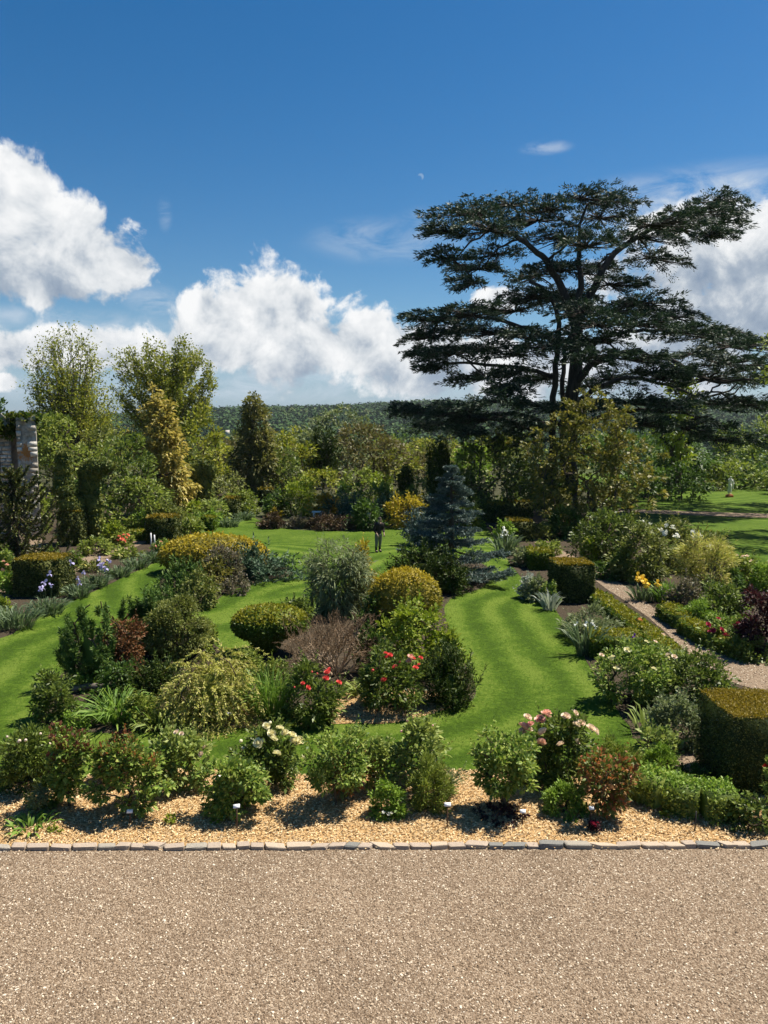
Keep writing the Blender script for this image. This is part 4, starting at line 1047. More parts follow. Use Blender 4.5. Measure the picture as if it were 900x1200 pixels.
for (px, yt, y, wp, pal, lab_) in [(492, 560, 60, 50, 'mid', 'understorey bush behind the golden shrub and the dwarf yew'), (545, 556, 62, 54, 'dark', 'dark understorey bush behind the blue spruce'), (610, 560, 61, 60, 'mid', 'understorey bush under the glossy tree, left of the bronze-leaved tree'),
        (655, 566, 60, 56, 'dark', 'dark bush at the foot of the cedar trunks'), (720, 560, 64, 60, 'olive', 'olive bush right of the cedar trunks'), (782, 548, 75, 64, 'dark', 'dark evergreen bush at the far left of the far lawn backdrop'),
        (828, 548, 80, 56, 'gloss', 'glossy evergreen bush just left of the dark evergreen behind the statue'), (888, 546, 79, 60, 'dark', 'dark evergreen bush to the right of the white statue'), (915, 556, 76, 44, 'mid', 'green bush at the right edge beyond the white statue'),
        (440, 566, 60, 50, 'mid', 'understorey bush behind the small white figure'), (300, 560, 72, 46, 'mid', 'understorey bush at the foot of the bronze conifer'), (410, 566, 61, 44, 'dark', 'dark understorey bush behind the wide juniper'),
        (215, 560, 66, 56, 'dark', 'dark understorey bush between golden conifer and heart topiary'), (100, 560, 58, 60, 'dark', 'dark understorey bush behind the hooked topiary')]:
    tree('understorey_bush', lab_, px, yt, y, wp, pal, 'bush', None, lpx=4.0, cov=2.2, cat='shrub')
tree('parkland_tree', 'dark spreading tree just showing at the right edge beyond the far lawn', 990, 430, 60, 200, 'mid', 'ball', 585, lpx=4.4, cov=1.6)
tree('parkland_tree', 'broadleaf tree beyond the right edge, shading the far lawn', 1026, 300, 45, 215, 'mid', 'ball', 520, lpx=4.4, cov=1.3)
# woodland in the valley behind the garden
rng = np.random.default_rng(9)
kinds = [('oak', 'ball'), ('mid', 'ball'), ('rusttree', 'ball'), ('olive', 'oval'), ('olive', 'ball'), ('dark', 'bush')]
WOOD = [(130, 497, 150, 0, 'between the feathery tree and the golden conifer, far back'), (205, 500, 160, 1, 'beyond the bright green leafy tree, far back'), (262, 512, 130, 2, 'left of the tip of the bronze conifer, far back'),
        (283, 505, 190, 3, 'deepest in the valley behind the bronze conifer'), (318, 509, 150, 4, 'right of the tip of the bronze conifer, far back'), (350, 502, 200, 0, 'left of the top of the silvery tree, far back'),
        (455, 509, 150, 1, 'right of the broad olive-brown tree, far back'), (440, 512, 120, 2, 'half hidden by the broad olive-brown tree, on its right'), (485, 517, 130, 2, 'left of the columnar yew, in the valley'),
        (505, 514, 105, 0, 'directly behind the top of the columnar yew'), (522, 509, 190, 3, 'under the tip of the lowest left cedar branch, far back'), (537, 517, 140, 2, 'right of the columnar yew, in the valley'),
        (570, 512, 180, 0, 'far behind the dense glossy tree'), (478, 503, 230, 5, 'farthest on the slope above the columnar yew'), (605, 508, 130, 1, 'behind the left side of the cedar, above the glossy tree'),
        (700, 505, 120, 0, 'behind the bronze-leaved tree under the cedar'), (780, 500, 170, 1, 'behind the gold-green tree under the cedar, far back'), (860, 498, 190, 5, 'far back at the right under the cedar'),
        (40, 492, 170, 5, 'behind the ruined wall, far back'), (100, 490, 190, 0, 'far behind the trunk of the feathery tree'), (420, 507, 220, 5, 'far behind the silvery tree, on its right'),
        (310, 515, 108, 2, 'just behind the right side of the bronze conifer'), (590, 520, 92, 4, 'peeping over the dense glossy tree'), (498, 528, 90, 2, 'left foot of the columnar yew, in its rear'), (530, 530, 84, 4, 'right foot of the columnar yew, in its rear')]
lab = ['olive green', 'mid-green', 'brown-tinged', 'dull olive', 'yellowish olive', 'dark green']
for i, (px, yt, y, kd, where) in enumerate(WOOD):
    pal, prof = kinds[kd]
    tree('woodland_tree', lab[kd] + ' woodland tree ' + where, px, yt, y, 66 + 16 * rng.random() - (y > 140) * 12, pal, prof, None, lpx=3.6, cov=1.9, maxn=5500, K=80, group='broadleaf trees of the valley wood')

# ------------------------------------------------------------------ clipped yews and topiary
def hpx(x0, x1, yf, hgt, dep, **k):        # front lower corners in the photo -> a box standing there
    a, b = g(x0, yf), g(x1, yf); return (a[0], b[0], a[1], a[1] + dep, hgt)
GR = 'clipped yew blocks along the beds'
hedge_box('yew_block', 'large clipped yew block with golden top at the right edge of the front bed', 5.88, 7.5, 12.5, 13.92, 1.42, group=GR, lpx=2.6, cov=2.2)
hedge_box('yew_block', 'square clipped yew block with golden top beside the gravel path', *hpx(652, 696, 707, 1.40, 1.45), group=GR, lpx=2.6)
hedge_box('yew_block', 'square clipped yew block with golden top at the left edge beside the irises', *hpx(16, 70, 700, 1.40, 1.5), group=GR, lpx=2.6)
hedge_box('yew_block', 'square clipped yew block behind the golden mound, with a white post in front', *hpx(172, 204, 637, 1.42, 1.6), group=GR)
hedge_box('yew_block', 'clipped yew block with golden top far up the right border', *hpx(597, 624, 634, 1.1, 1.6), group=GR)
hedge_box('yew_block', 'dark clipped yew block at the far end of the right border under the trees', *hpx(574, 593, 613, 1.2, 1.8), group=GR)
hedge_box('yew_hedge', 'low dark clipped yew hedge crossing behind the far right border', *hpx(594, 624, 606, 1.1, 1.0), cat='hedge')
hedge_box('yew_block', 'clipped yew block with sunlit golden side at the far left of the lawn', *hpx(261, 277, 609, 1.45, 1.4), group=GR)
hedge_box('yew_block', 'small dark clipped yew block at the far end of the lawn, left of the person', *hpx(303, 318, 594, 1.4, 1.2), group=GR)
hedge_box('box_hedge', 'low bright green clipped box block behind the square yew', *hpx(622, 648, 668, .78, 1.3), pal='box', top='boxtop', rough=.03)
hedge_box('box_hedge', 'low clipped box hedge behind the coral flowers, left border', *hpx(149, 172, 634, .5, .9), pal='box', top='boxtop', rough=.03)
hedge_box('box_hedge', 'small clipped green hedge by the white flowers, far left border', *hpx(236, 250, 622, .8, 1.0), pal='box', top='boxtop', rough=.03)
# spiral topiary on its plinth block
a = g(68, 640); b = g(94, 640); cx = (a[0] + b[0]) / 2; yT = a[1]
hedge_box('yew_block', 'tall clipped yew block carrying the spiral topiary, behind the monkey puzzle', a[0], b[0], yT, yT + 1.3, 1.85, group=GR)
def tp(px, py, rx, rz, ry=None):
    s = yT / 900; p = at(px, py, yT + .65); return ((p[0] - cx, 0, p[2]), (rx * s, (ry or rx) * s, rz * s))
clipped('spiral_topiary', 'dark clipped yew spiral with a drum on top, standing on the tall yew block', 'topiary', (cx, yT + .65, 0),
        [tp(82, 592, 15, 14), tp(76, 574, 14, 10), tp(74, 563, 11, 9), tp(75, 550, 9.5, 10), tp(74.5, 539, 9, 10), tp(75, 532, 8.5, 6)], 'topiary', rough=.02)
arc = [tp(100, 592, 13, 20), tp(96, 572, 12, 18), tp(97, 556, 13, 14), tp(106, 548, 15, 11), tp(116, 546, 12, 8), tp(92, 610, 9, 18), tp(104, 618, 11, 22)]
clipped('hooked_topiary', 'dark clipped yew shaped like a curling hook, right of the spiral topiary', 'topiary', (cx, yT + 1.6, 0), arc, 'topiary', rough=.03)
p = at(238, 600, 58); s = 58 / 900
def hp(px, py, rx, rz): q = at(px, py, 58); return ((q[0] - p[0], 0, q[2]), (rx * s, rx * s * .8, rz * s))
clipped('heart_topiary', 'dark clipped yew with two rounded lobes on a tapering body', 'topiary', (p[0], 58, 0),
        [hp(231, 553, 9, 11), hp(245, 551, 8, 11), hp(237, 543, 6, 4), hp(238, 568, 10, 14), hp(240, 582, 11, 16), hp(241, 596, 12, 14)], 'topiary', rough=.02)

# ------------------------------------------------------------------ monkey puzzle at the left edge
def monkey_puzzle():
    p = g(26, 668); y = p[1] + .3; x = p[0]; s = y / 900
    root = thing('monkey_puzzle', 'young monkey puzzle tree with dark spiky curving branches at the left edge', 'tree', (x, y, 0))
    rng = np.random.default_rng(55); G = Geo(); GL = Geo(); hh = at(20, 552, y)[2]
    tube(G, [(-.3, 0, 0), (-.28, 0, hh * .4), (-.35, 0, hh * .75), (-.3, 0, hh)], [.13, .11, .08, .03], 8)
    tube(G, [(.15, -.1, 0), (.1, -.1, .8), (-.2, 0, 1.5)], [.07, .06, .05], 6)
    for i in range(84):
        t = .20 + .80 * (i + .5) / 84; a = i * 2.39996 + rng.normal() * .3; z0 = hh * t
        ln = 2.25 * (1.02 - t) ** .45 * (.65 + .5 * rng.random())
        o = np.array([math.cos(a), math.sin(a), 0]); q = np.linspace(0, 1, 9)
        pts = np.array([-.3, 0, z0]) + o * (ln * q)[:, None] + np.array([0, 0, 1.]) * (ln * (-.42 * np.sin(q * PI * .8) + .50 * q ** 3 + (t - .5) * .5 * q))[:, None]
        pts[:, :2] += (rng.normal(size=2) * .25) * q[:, None] ** 2; pts[:, 2] = np.maximum(pts[:, 2], .25)
        tube(G, pts, np.linspace(.045, .02, 9), 5)
        m_ = 210; u = rng.random(m_) ** .8 * 8; k = np.minimum(u.astype(int), 7); f = (u - k)[:, None]
        pos = pts[k] * (1 - f) + pts[k + 1] * f; tg = unit(pts[k + 1] - pts[k])
        D = unit(tg * .9 + rng.normal(size=(m_, 3)) * .55)
        leaf_geo(GL, rng, pos, D, .13 + .05 * rng.random(m_), .055, .5, None, .1)
    link('trunk', G.mesh('monkey_puzzle_trunk', bark), root)
    link('foliage', GL.mesh('monkey_puzzle_foliage', leafmat('leaf_monkey', [(.035, .052, .012), (.07, .092, .02), (.16, .16, .035), (.045, .07, .016)], .08, .45, .3)), root)
monkey_puzzle()

# ------------------------------------------------------------------ blue spruce: tiers of drooping, needled boughs
def spruce():
    p = g(535, 690); s = p[1] / 900; y = p[1] + 1.7; x = at(528, 600, y)[0]
    root = thing('blue_spruce', 'blue-grey spruce with tiered boughs near the middle of the lawn', 'tree', (x, y, 0))
    rng = np.random.default_rng(66); hh = at(524, 545, y)[2]; G = Geo(); GL = Geo()
    tube(G, [(0, 0, 0), (.05, 0, hh * .5), (0, 0, hh * .97)], [.16, .10, .02], 8)
    tiers = 13
    for i in range(tiers * 8):
        tr, j = divmod(i, 8); t = min(.985, (tr + .1 + 1.1 * rng.random()) / tiers); z0 = hh * (.04 + .95 * t); a = (j + .5 * (tr % 2)) * PI / 4 + rng.normal() * .22
        R = (2.25 * (1 - t) ** .85 + .08) * (.6 + .5 * rng.random())
        if t < .3 and math.cos(a) > .2: R *= 1.2
        if rng.random() < .12: continue
        o = np.array([math.cos(a), math.sin(a), 0]); sd = np.array([-o[1], o[0], 0])
        q = np.linspace(0, 1, 7); pts = np.array([0, 0, z0]) + o * (R * q)[:, None]; pts[:, 2] += (-.34 * q + .30 * q ** 2.6) * R + .03 * rng.normal()
        prisms(G, pts[:-1], pts[1:], .025, .012, 4)
        ns = int(8 + R * 15); u = np.linspace(.25, 1, ns); k = np.minimum((u * 6).astype(int), 5); f = (u * 6 - k)[:, None]
        B = pts[k] * (1 - f) + pts[k + 1] * f; side = np.where(np.arange(ns) % 2 == 0, 1., -1.)
        ax = unit(o[None] * .75 + sd[None] * (side * (.85 - .5 * u))[:, None] + np.array([0, 0, .16]) + rng.normal(size=(ns, 3)) * .12)
        SL = (.16 + .34 * R * (1.15 - u)) * (.8 + .4 * rng.random(ns)); m_ = 26; tt = rng.random((ns, m_))
        pos = B[:, None] + ax[:, None] * (SL[:, None] * tt)[..., None]; pos[..., 2] -= .10 * SL[:, None] * tt ** 2; pos = pos.reshape(-1, 3)
        D = unit(np.repeat(ax, m_, 0) * .7 + rng.normal(size=(len(pos), 3)) * .5 + np.array([0, 0, .15]))
        leaf_geo(GL, rng, pos, D, .095 + .04 * rng.random(len(pos)), .034, 1.2, None, .1)
    link('trunk', G.mesh('spruce_trunk', bark), root); link('foliage', GL.mesh('spruce_foliage', lm('blue')), root)
spruce()

# ------------------------------------------------------------------ island beds in the lawn
SH = 'shrub'
NS = dict(mode='shoot')
plant('mountain_pine', 'dark bushy dwarf pine with upright candles at the left of the island bed', SH, (112, 700, 806, 78), 'pine', 'bush', lpx=5.8, lw=.15, cov=13, mode='shoot', upw=1.5, outw=.45, sl=1.7, per=230, along=.40, rnd=.22, K=62, crs=.8, inner=.6, maxn=17000)
plant('mountain_pine', 'smaller dark pine tuft behind the rust-brown shrub', SH, (170, 698, 770, 56), 'pine', 'bush', lpx=5.8, lw=.15, cov=13, mode='shoot', upw=1.5, outw=.45, sl=1.7, per=230, along=.40, rnd=.22, K=40, crs=.8, inner=.6, maxn=17000)
plant('rusty_shrub', 'rust-brown half dead shrub between the dwarf pine and the rounded olive shrub', SH, (148, 722, 800, 56), 'rust', 'vase', lpx=3.6, cov=1.3, core=.0, stem_r=.05)
plant('rounded_box_bush', 'rounded olive-green small-leaved shrub behind the weeping golden conifer', SH, (208, 698, 782, 84), 'olive', 'bush', lpx=3.0, cov=3, lobes=.08, K=90, t0=.12, core=.7)
plant('small_green_shrub', 'small light green shrub at the right foot of the rounded olive shrub', SH, (238, 725, 768, 30), 'mid', 'bush', lpx=3.6)
plant('weeping_conifer', 'dome-shaped weeping golden-green conifer with a label at its foot', SH, (248, 754, 856, 108), 'weep', 'dome', lpx=4.2, lw=.30, cov=6.5, mode='shoot', upw=-.15, outw=1.0, sl=2.6, sdroop=.7, per=70, along=1.0, K=520, crs=1.9, inner=.72, core=.55, flatup=.8, rnd=.25, lobes=.16, maxn=28000)
clipped('cloud_clipped_box', 'flat-domed clipped green box behind the bare brown shrub', SH, tuple(g(302, 775)[:2] + np.array([.1, .75])) + (0,), [((0, 0, .86), (.92, .8, .50)), ((.35, 0, .9), (.85, .75, .44)), ((0, .1, .40), (.45, .4, .4))], 'box', top='boxtop', topz=.45, rough=.02, stem=True)

def twiggy(name, label, px, yt, yb, wpx, seed):
    x, yc, r, rd, h, s = spot(px, yt, yb, wpx); rng = np.random.default_rng(seed); root = thing(name, label, 'shrub', (x, yc, 0))
    G, G2, GL = Geo(), Geo(), Geo(); b0 = np.array([.22 * r, -.1 * rd, 0]); tips = []
    def grow(p, d, ln, rad, lev):
        q = np.linspace(0, 1, 5)[:, None]; bend = rng.normal(size=3) * .16; bend[2] = abs(bend[2]) * .4
        e = p + (d * q + bend * q * q) * ln + rng.normal(size=(5, 3)) * .012 * (q > 0)
        (tube if lev < 2 else tube)(G if lev < 3 else G2, e, np.linspace(rad, rad * .62, 5), 5 if lev < 2 else 3, False)
        if lev == 4: tips.append(e[-1]); return
        for _ in range((3, 3, 3, 2)[lev]):
            k = rng.integers(2, 5); nd = unit((d + rng.normal(size=3) * (.50, .5, .6, .75)[lev] + np.array([0, 0, .12]))[None])[0]
            qn = e[k]; f = (qn[0] / r) ** 2 + (qn[1] / rd) ** 2 + (max(qn[2], 0) / h) ** 2
            if f > .98: nd = unit((nd + np.array([0, 0, .5]))[None])[0]
            grow(qn, nd, ln * (.66 + .22 * rng.random()) * (.55 if f > .9 else 1), rad * .6, lev + 1)
    for i in range(15):
        a = 2 * PI * i / 15 + rng.normal() * .2; tilt = .35 + .85 * rng.random()
        d = np.array([math.cos(a) * math.sin(tilt) * r / h * .8, math.sin(a) * math.sin(tilt) * rd / h * .8, math.cos(tilt)]); d = d / np.linalg.norm(d)
        grow(b0 + np.array([math.cos(a), math.sin(a), 0]) * .06, d, h * (.40 + .12 * rng.random()), .030, 0)
    link('stems', G.mesh(name + '_stems', plainmat('pale_twig', (.38, .28, .19), .85, .3, 9)), root)
    T_ = np.array(tips); T_ = T_[T_[:, 2] > .1]; A = np.repeat(T_, 2, 0); D = unit(unit(A - np.array([0, 0, h * .2])) + np.array([0, 0, .35]) + rng.normal(size=A.shape) * .5)
    prisms(G2, A, A + D * (.06 + .12 * rng.random((len(A), 1))), .0045, .002, 3)
    link('twigs', G2.mesh(name + '_twigs', plainmat('brown_twig', (.19, .125, .07), .85, .35, 7)), root)
    P_ = A[rng.random(len(A)) < .8]; leaf_geo(GL, rng, P_ + rng.normal(size=P_.shape) * .03, unit(rng.normal(size=P_.shape) + np.array([0, 0, .6])), .035 + .035 * rng.random(len(P_)), .026, .8)
    link('foliage', GL.mesh(name + '_foliage', lm('brown')), root)
twiggy('bare_shrub', 'bare domed brown shrub with pale tangled branches in the middle of the island bed', 378, 728, 806, 156, 8)

plant('willow_leaved_shrub', 'loose grey-green shrub with narrow drooping leaves beside the golden dome', SH, (396, 640, 728, 86), 'grey', 'fan', lpx=7, lw=.17, cov=2.5, droop=.25, upw=-.2, core=.5, K=80)
plant('leggy_shoots', 'thin leggy shoots leaning out left of the narrow-leaved shrub', SH, (366, 652, 716, 22), 'grey', 'vase', lpx=6, lw=.17, cov=.9, core=0, K=16, droop=.3)
plant('golden_conifer', 'small upright bright golden conifer peeping over the narrow-leaved shrub', SH, (424, 640, 716, 40), 'gold', 'cone', lpx=4.2, lw=.4, cov=3, upw=.6, K=60, core=.6)
x, yc, r, rd, h, s = spot(475, 668, 742, 84)
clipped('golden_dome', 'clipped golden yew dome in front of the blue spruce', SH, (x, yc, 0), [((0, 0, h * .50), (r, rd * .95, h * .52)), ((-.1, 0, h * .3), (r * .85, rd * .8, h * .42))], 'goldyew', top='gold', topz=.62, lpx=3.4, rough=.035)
plant('lime_shrub', 'lime green shrub with broad pale leaves in front of the golden dome', SH, (488, 710, 800, 88), 'lime', 'bush', lpx=5.4, lw=.62, cov=2.0, K=70, upw=.2)
plant('lime_shrub', 'lower lime green leafy shrub beside the lawn, above the dark rosemary-like bush', SH, (522, 738, 796, 46), 'lime', 'bush', lpx=5, lw=.6, cov=1.8)
plant('small_yew', 'dark needle-leaved bush at the right tip of the island bed by the lawn', SH, (527, 766, 832, 60), 'yew', 'bush', lpx=5, lw=.2, cov=4, mode='shoot', upw=1.0, outw=.6, sl=2.4, per=34, rnd=.25, K=60)
plant('coral_peony', 'dark leafy peony with coral red flowers beside the bare shrub, larger of the two', 'peony', (459, 764, 840, 78), 'gloss', 'bush', lpx=6.2, lw=.34, cov=2.8, K=64, flatup=.5,
      blooms=[('peony', 'coral', [(452, 766), (453, 770), (463, 782), (450, 797), (484, 772), (491, 779), (487, 783), (493, 771), (457, 768)], .125), ('peony', 'pink', [(481, 771), (479, 775)], .165), ('bud', 'coral', [(441, 784), (436, 786), (468, 776)], .09)])
plant('coral_peony', 'dark leafy peony with few coral red flowers left of the gap of wood chips', 'peony', (364, 782, 856, 72), 'gloss', 'bush', lpx=6.2, lw=.34, cov=2.8, K=60, flatup=.5,
      blooms=[('peony', 'coral', [(355, 801), (382, 795), (386, 785), (397, 800), (361, 806), (384, 788)], .12), ('bud', 'coral', [(372, 790), (345, 806), (366, 788)], .08)])
strap_clump('grassy_clump', 'tall blue-green grassy clump left of the smaller coral peony', 'plant', 318, 778, 846, 46, 'grassy', 260, .35, .5, 1.3)
strap_clump('grassy_clump', 'low pale green clump of leaves behind the gap of wood chips', 'plant', 425, 790, 818, 34, 'pale', 110, .8, .9, 2.2)
plant('low_green_plant', 'low mid-green bush under the clipped box', SH, (292, 762, 800, 40), 'mid', 'dome', lpx=3.6)
strap_clump('daylily', 'arching fresh green day lily clump below the dwarf pine', 'plant', 138, 795, 852, 52, 'grassy', 150, .8, 1.0, 2.0)
strap_clump('daylily', 'arching pale green strap-leaved clump at the front of the island bed', 'plant', 190, 822, 858, 56, 'pale', 130, 1.1, 1.2, 2.2)
plant('peony', 'dark leafy peony without flowers at the left corner of the island bed', 'peony', (64, 790, 850, 54), 'gloss', 'bush', lpx=5.4, lw=.34, cov=2.8, flatup=.5)
plant('low_green_plant', 'low bright green leafy patch between the two strap-leaved clumps', SH, (165, 815, 856, 44), 'mid', 'dome', lpx=4.2)
plant('low_green_plant', 'spreading light green ground plant right of the flowerless corner peony', SH, (92, 832, 856, 40), 'fresh', 'dome', lpx=3.4)
plant('low_green_plant', 'small green plant at the feet of the dwarf pine', SH, (100, 788, 812, 36), 'grassy', 'dome', lpx=4)
plant('low_green_plant', 'low dark leafy plant in the dip between weeping conifer and clipped box', SH, (282, 786, 826, 44), 'gloss', 'dome', lpx=4.2)
plant('low_green_plant', 'leafy green plant under the left of the bare brown shrub', SH, (322, 772, 812, 44), 'mid', 'dome', lpx=4.2)
plant('low_green_plant', 'dark green shrub filling the gap right of the bare brown shrub', SH, (436, 738, 790, 40), 'dark', 'bush', lpx=4.2)
plant('low_green_plant', 'dark needle-leaved low bush in the gap left of the weeping conifer', SH, (186, 776, 824, 54), 'yew', 'bush', lpx=4.4, lw=.25, cov=4, mode='shoot', upw=.8, outw=.7, sl=2.4, per=34)
plant('low_green_plant', 'shadowed green plant behind the day lily clump', SH, (140, 775, 826, 50), 'dark', 'dome', lpx=4.4)
plant('low_green_plant', 'dark green shrub between clipped box and narrow-leaved shrub', SH, (345, 700, 742, 40), 'gloss', 'dome', lpx=4)
plant('low_green_plant', 'dark low bush at the left foot of the golden dome', SH, (440, 700, 742, 40), 'dark', 'dome', lpx=4)
plant('low_green_plant', 'small green bush behind the dwarf pine, beside the lawn', SH, (188, 690, 740, 44), 'pine', 'bush', lpx=4.4, lw=.25, cov=3.4, mode='shoot', upw=1.0, outw=.5, sl=2.2, per=30)
p = g(112, 812); G = Geo(); rng = np.random.default_rng(3)
tube(G, [(-.55, 0, .10), (-.2, .05, .14), (.2, .0, .16), (.6, .12, .30)], [.07, .09, .07, .04], 7); tube(G, [(.1, 0, .15), (.35, -.2, .2), (.6, -.25, .12)], [.05, .035, .02], 6)
thing('fallen_branch', 'dry grey-brown fallen branch under the dwarf pine', 'branch', (p[0], p[1], 0), me=G.mesh('fallen_branch', greybark))

# rear island
x, yc, r, rd, h, s = spot(248, 626, 678, 122)
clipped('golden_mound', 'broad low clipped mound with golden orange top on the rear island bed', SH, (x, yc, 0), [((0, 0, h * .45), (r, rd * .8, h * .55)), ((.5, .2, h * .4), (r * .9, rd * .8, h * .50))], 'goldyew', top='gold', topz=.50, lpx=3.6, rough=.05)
plant('mauve_shrub', 'greyish mauve twiggy shrub in front of the golden mound', SH, (262, 640, 688, 46), 'mauve', 'bush', lpx=3.6, cov=2.2, core=.4)
plant('prostrate_juniper', 'spreading blue-green juniper on the right of the rear island bed', SH, (296, 645, 684, 96), 'juniper', 'dome', lpx=5, lw=.25, cov=3.4, mode='shoot', upw=.15, outw=1.0, sl=3, per=36, rnd=.4, K=80)
plant('green_shrub', 'dark green feathery shrub at the front left of the rear island bed', SH, (214, 664, 708, 48), 'pine', 'bush', lpx=4.4, lw=.25, cov=3.4, mode='shoot', upw=1.0, outw=.5, sl=2.4, per=30, rnd=.3)
plant('green_shrub', 'yellow-green small shrub at the front tip of the rear island bed', SH, (236, 672, 714, 38), 'olive', 'bush', lpx=4.0, cov=2.4)
plant('green_shrub', 'olive shrub with golden flecks under the left end of the golden mound', SH, (252, 655, 692, 40), 'bronzeleaf', 'bush', lpx=3.8, cov=1.9)
plant('creeping_plant', 'low brownish creeping plant edging the front of the rear island bed', SH, (276, 678, 698, 44), 'mauve', 'dome', lpx=3.2, cov=1.6, core=0)

# spruce corner
plant('spreading_yew', 'dark spreading bush at the left foot of the blue spruce', SH, (496, 642, 694, 68), 'yew', 'bush', lpx=4.4, lw=.26, cov=3.8, mode='shoot', upw=.5, outw=.9, sl=2.6, per=34, K=80)
plant('spreading_yew', 'lower dark olive bush in front of the blue spruce', SH, (526, 655, 698, 42), 'yew', 'bush', lpx=4.2, lw=.28, cov=3.6, mode='shoot', upw=.5, outw=.9, sl=2.4, per=30)
plant('blue_conifer', 'small blue-grey conifer tuft left of the spruce, touching the golden shrub', SH, (489, 605, 640, 36), 'blue', 'bush', lpx=4, lw=.3, cov=3.2, mode='shoot', upw=.3, outw=1, sl=2.4, per=30)

# ------------------------------------------------------------------ far end of the lawn
plant('orange_shrub', 'round orange-gold shrub beyond the lawn, left of the middle', SH, (382, 577, 604, 28), 'orange', 'ball', lpx=3.4, cov=3, K=36, y=51)
plant('golden_shrub', 'bright golden shrub behind the person, left of the blue spruce', SH, (476, 578, 620, 42), 'gold', 'bush', lpx=4, cov=1.9, K=40)
plant('lime_bush', 'yellow-green airy bush behind the stone bench', SH, (350, 560, 606, 42), 'lime', 'bush', lpx=3.8, cov=1.9)
plant('spreading_juniper', 'wide grey-green juniper with layered boughs right of the orange shrub', SH, (412, 582, 612, 66), 'juniper', 'dome', lpx=4.6, lw=.26, cov=3.2, mode='shoot', upw=.2, outw=1, sl=3, per=30)
plant('dark_shrub', 'dark leafy shrub behind the small white garden figure', SH, (430, 588, 622, 36), 'dark', 'bush', lpx=3.8)
plant('dark_shrub', 'grey-green upright shrub just left of the golden shrub', SH, (455, 584, 616, 30), 'juniper', 'bush', lpx=3.8, upw=.6)
plant('heather_hedge', 'low wine-brown clipped heathery hedge along the far end of the lawn', SH, (390, 604, 622, 66), 'heather', 'bush', lpx=2.3, cov=4.5, lobes=.05, K=120)
plant('heather_mound', 'small brown mound at the far left end of the lawn', SH, (318, 602, 620, 30), 'heather', 'dome', lpx=2.3, cov=4.5)
plant('heather_mound', 'pale mauve low mound between the brown mound and the heathery hedge', SH, (350, 605, 620, 26), 'mauve', 'dome', lpx=2.4, cov=4)
plant('yellow_plant', 'little yellow plant behind the small brown mound', 'plant', (321, 598, 608, 16), 'gold', 'dome', lpx=3.2, cov=2)
plant('dark_bush', 'dark bush beside the small dark yew block at the far end of the lawn', SH, (322, 575, 606, 26), 'dark', 'bush', lpx=3.6)
plant('green_bush', 'dull green bush behind the far left border near the heart topiary', SH, (285, 575, 602, 38), 'mid', 'bush', lpx=3.6)
plant('grey_bush', 'pale grey-green leafy bush left of the golden-sided yew block', SH, (250, 586, 614, 36), 'pale', 'bush', lpx=4, cov=2.2)
plant('green_bush', 'leafy bush under the left side of the blue spruce, behind it on the lawn edge', SH, (545, 590, 622, 40), 'mid', 'bush', lpx=3.8)
plant('green_bush', 'dark green bush filling the far end of the right lawn strip', SH, (565, 588, 612, 26), 'gloss', 'bush', lpx=3.8)

# ------------------------------------------------------------------ left border
IG = 'iris clumps edging the left border'
for (px, yt, yb, wp, n, bl, lab_) in [
    (18, 690, 740, 56, 150, [], 'grey-green iris clump at the left edge of the picture below the square yew block'),
    (58, 686, 722, 40, 110, [('iris', 'lavender', [(58, 673), (52, 683), (50, 690), (60, 686), (47, 691)], .12)], 'iris clump with lavender flowers in front of the square yew block'),
    (92, 672, 702, 34, 100, [('iris', 'lavender', [(84, 660), (91, 678), (93, 684), (98, 671)], .12)], 'iris clump with lavender flowers right beside the square yew block'),
    (112, 662, 690, 34, 100, [('iris', 'lavender', [(117, 663), (120, 665), (124, 667), (116, 656), (128, 658), (119, 661)], .13)], 'iris clump with the tallest lavender flowers, middle of the left border'),
    (138, 652, 678, 34, 100, [('iris', 'paleyellow', [(141, 652)], .11)], 'iris clump with one pale yellow flower in the left border'),
    (160, 644, 668, 32, 90, [], 'flowerless iris clump left of the golden mound'),
    (178, 636, 660, 26, 80, [], 'flowerless iris clump nearest the golden mound'),
    (268, 598, 618, 26, 70, [], 'long-leaved iris clump at the far left border'),
    (284, 592, 610, 24, 70, [], 'farthest long-leaved iris clump on the left border')]:
    strap_clump('iris_clump', lab_, 'iris', px, yt + .30 * (yb - yt), yb, wp * 1.1, 'iris', int(n * 1.7), .6, .55, 1.5, [(a, b_, c_, d * 1.5) for a, b_, c_, d in bl], IG)
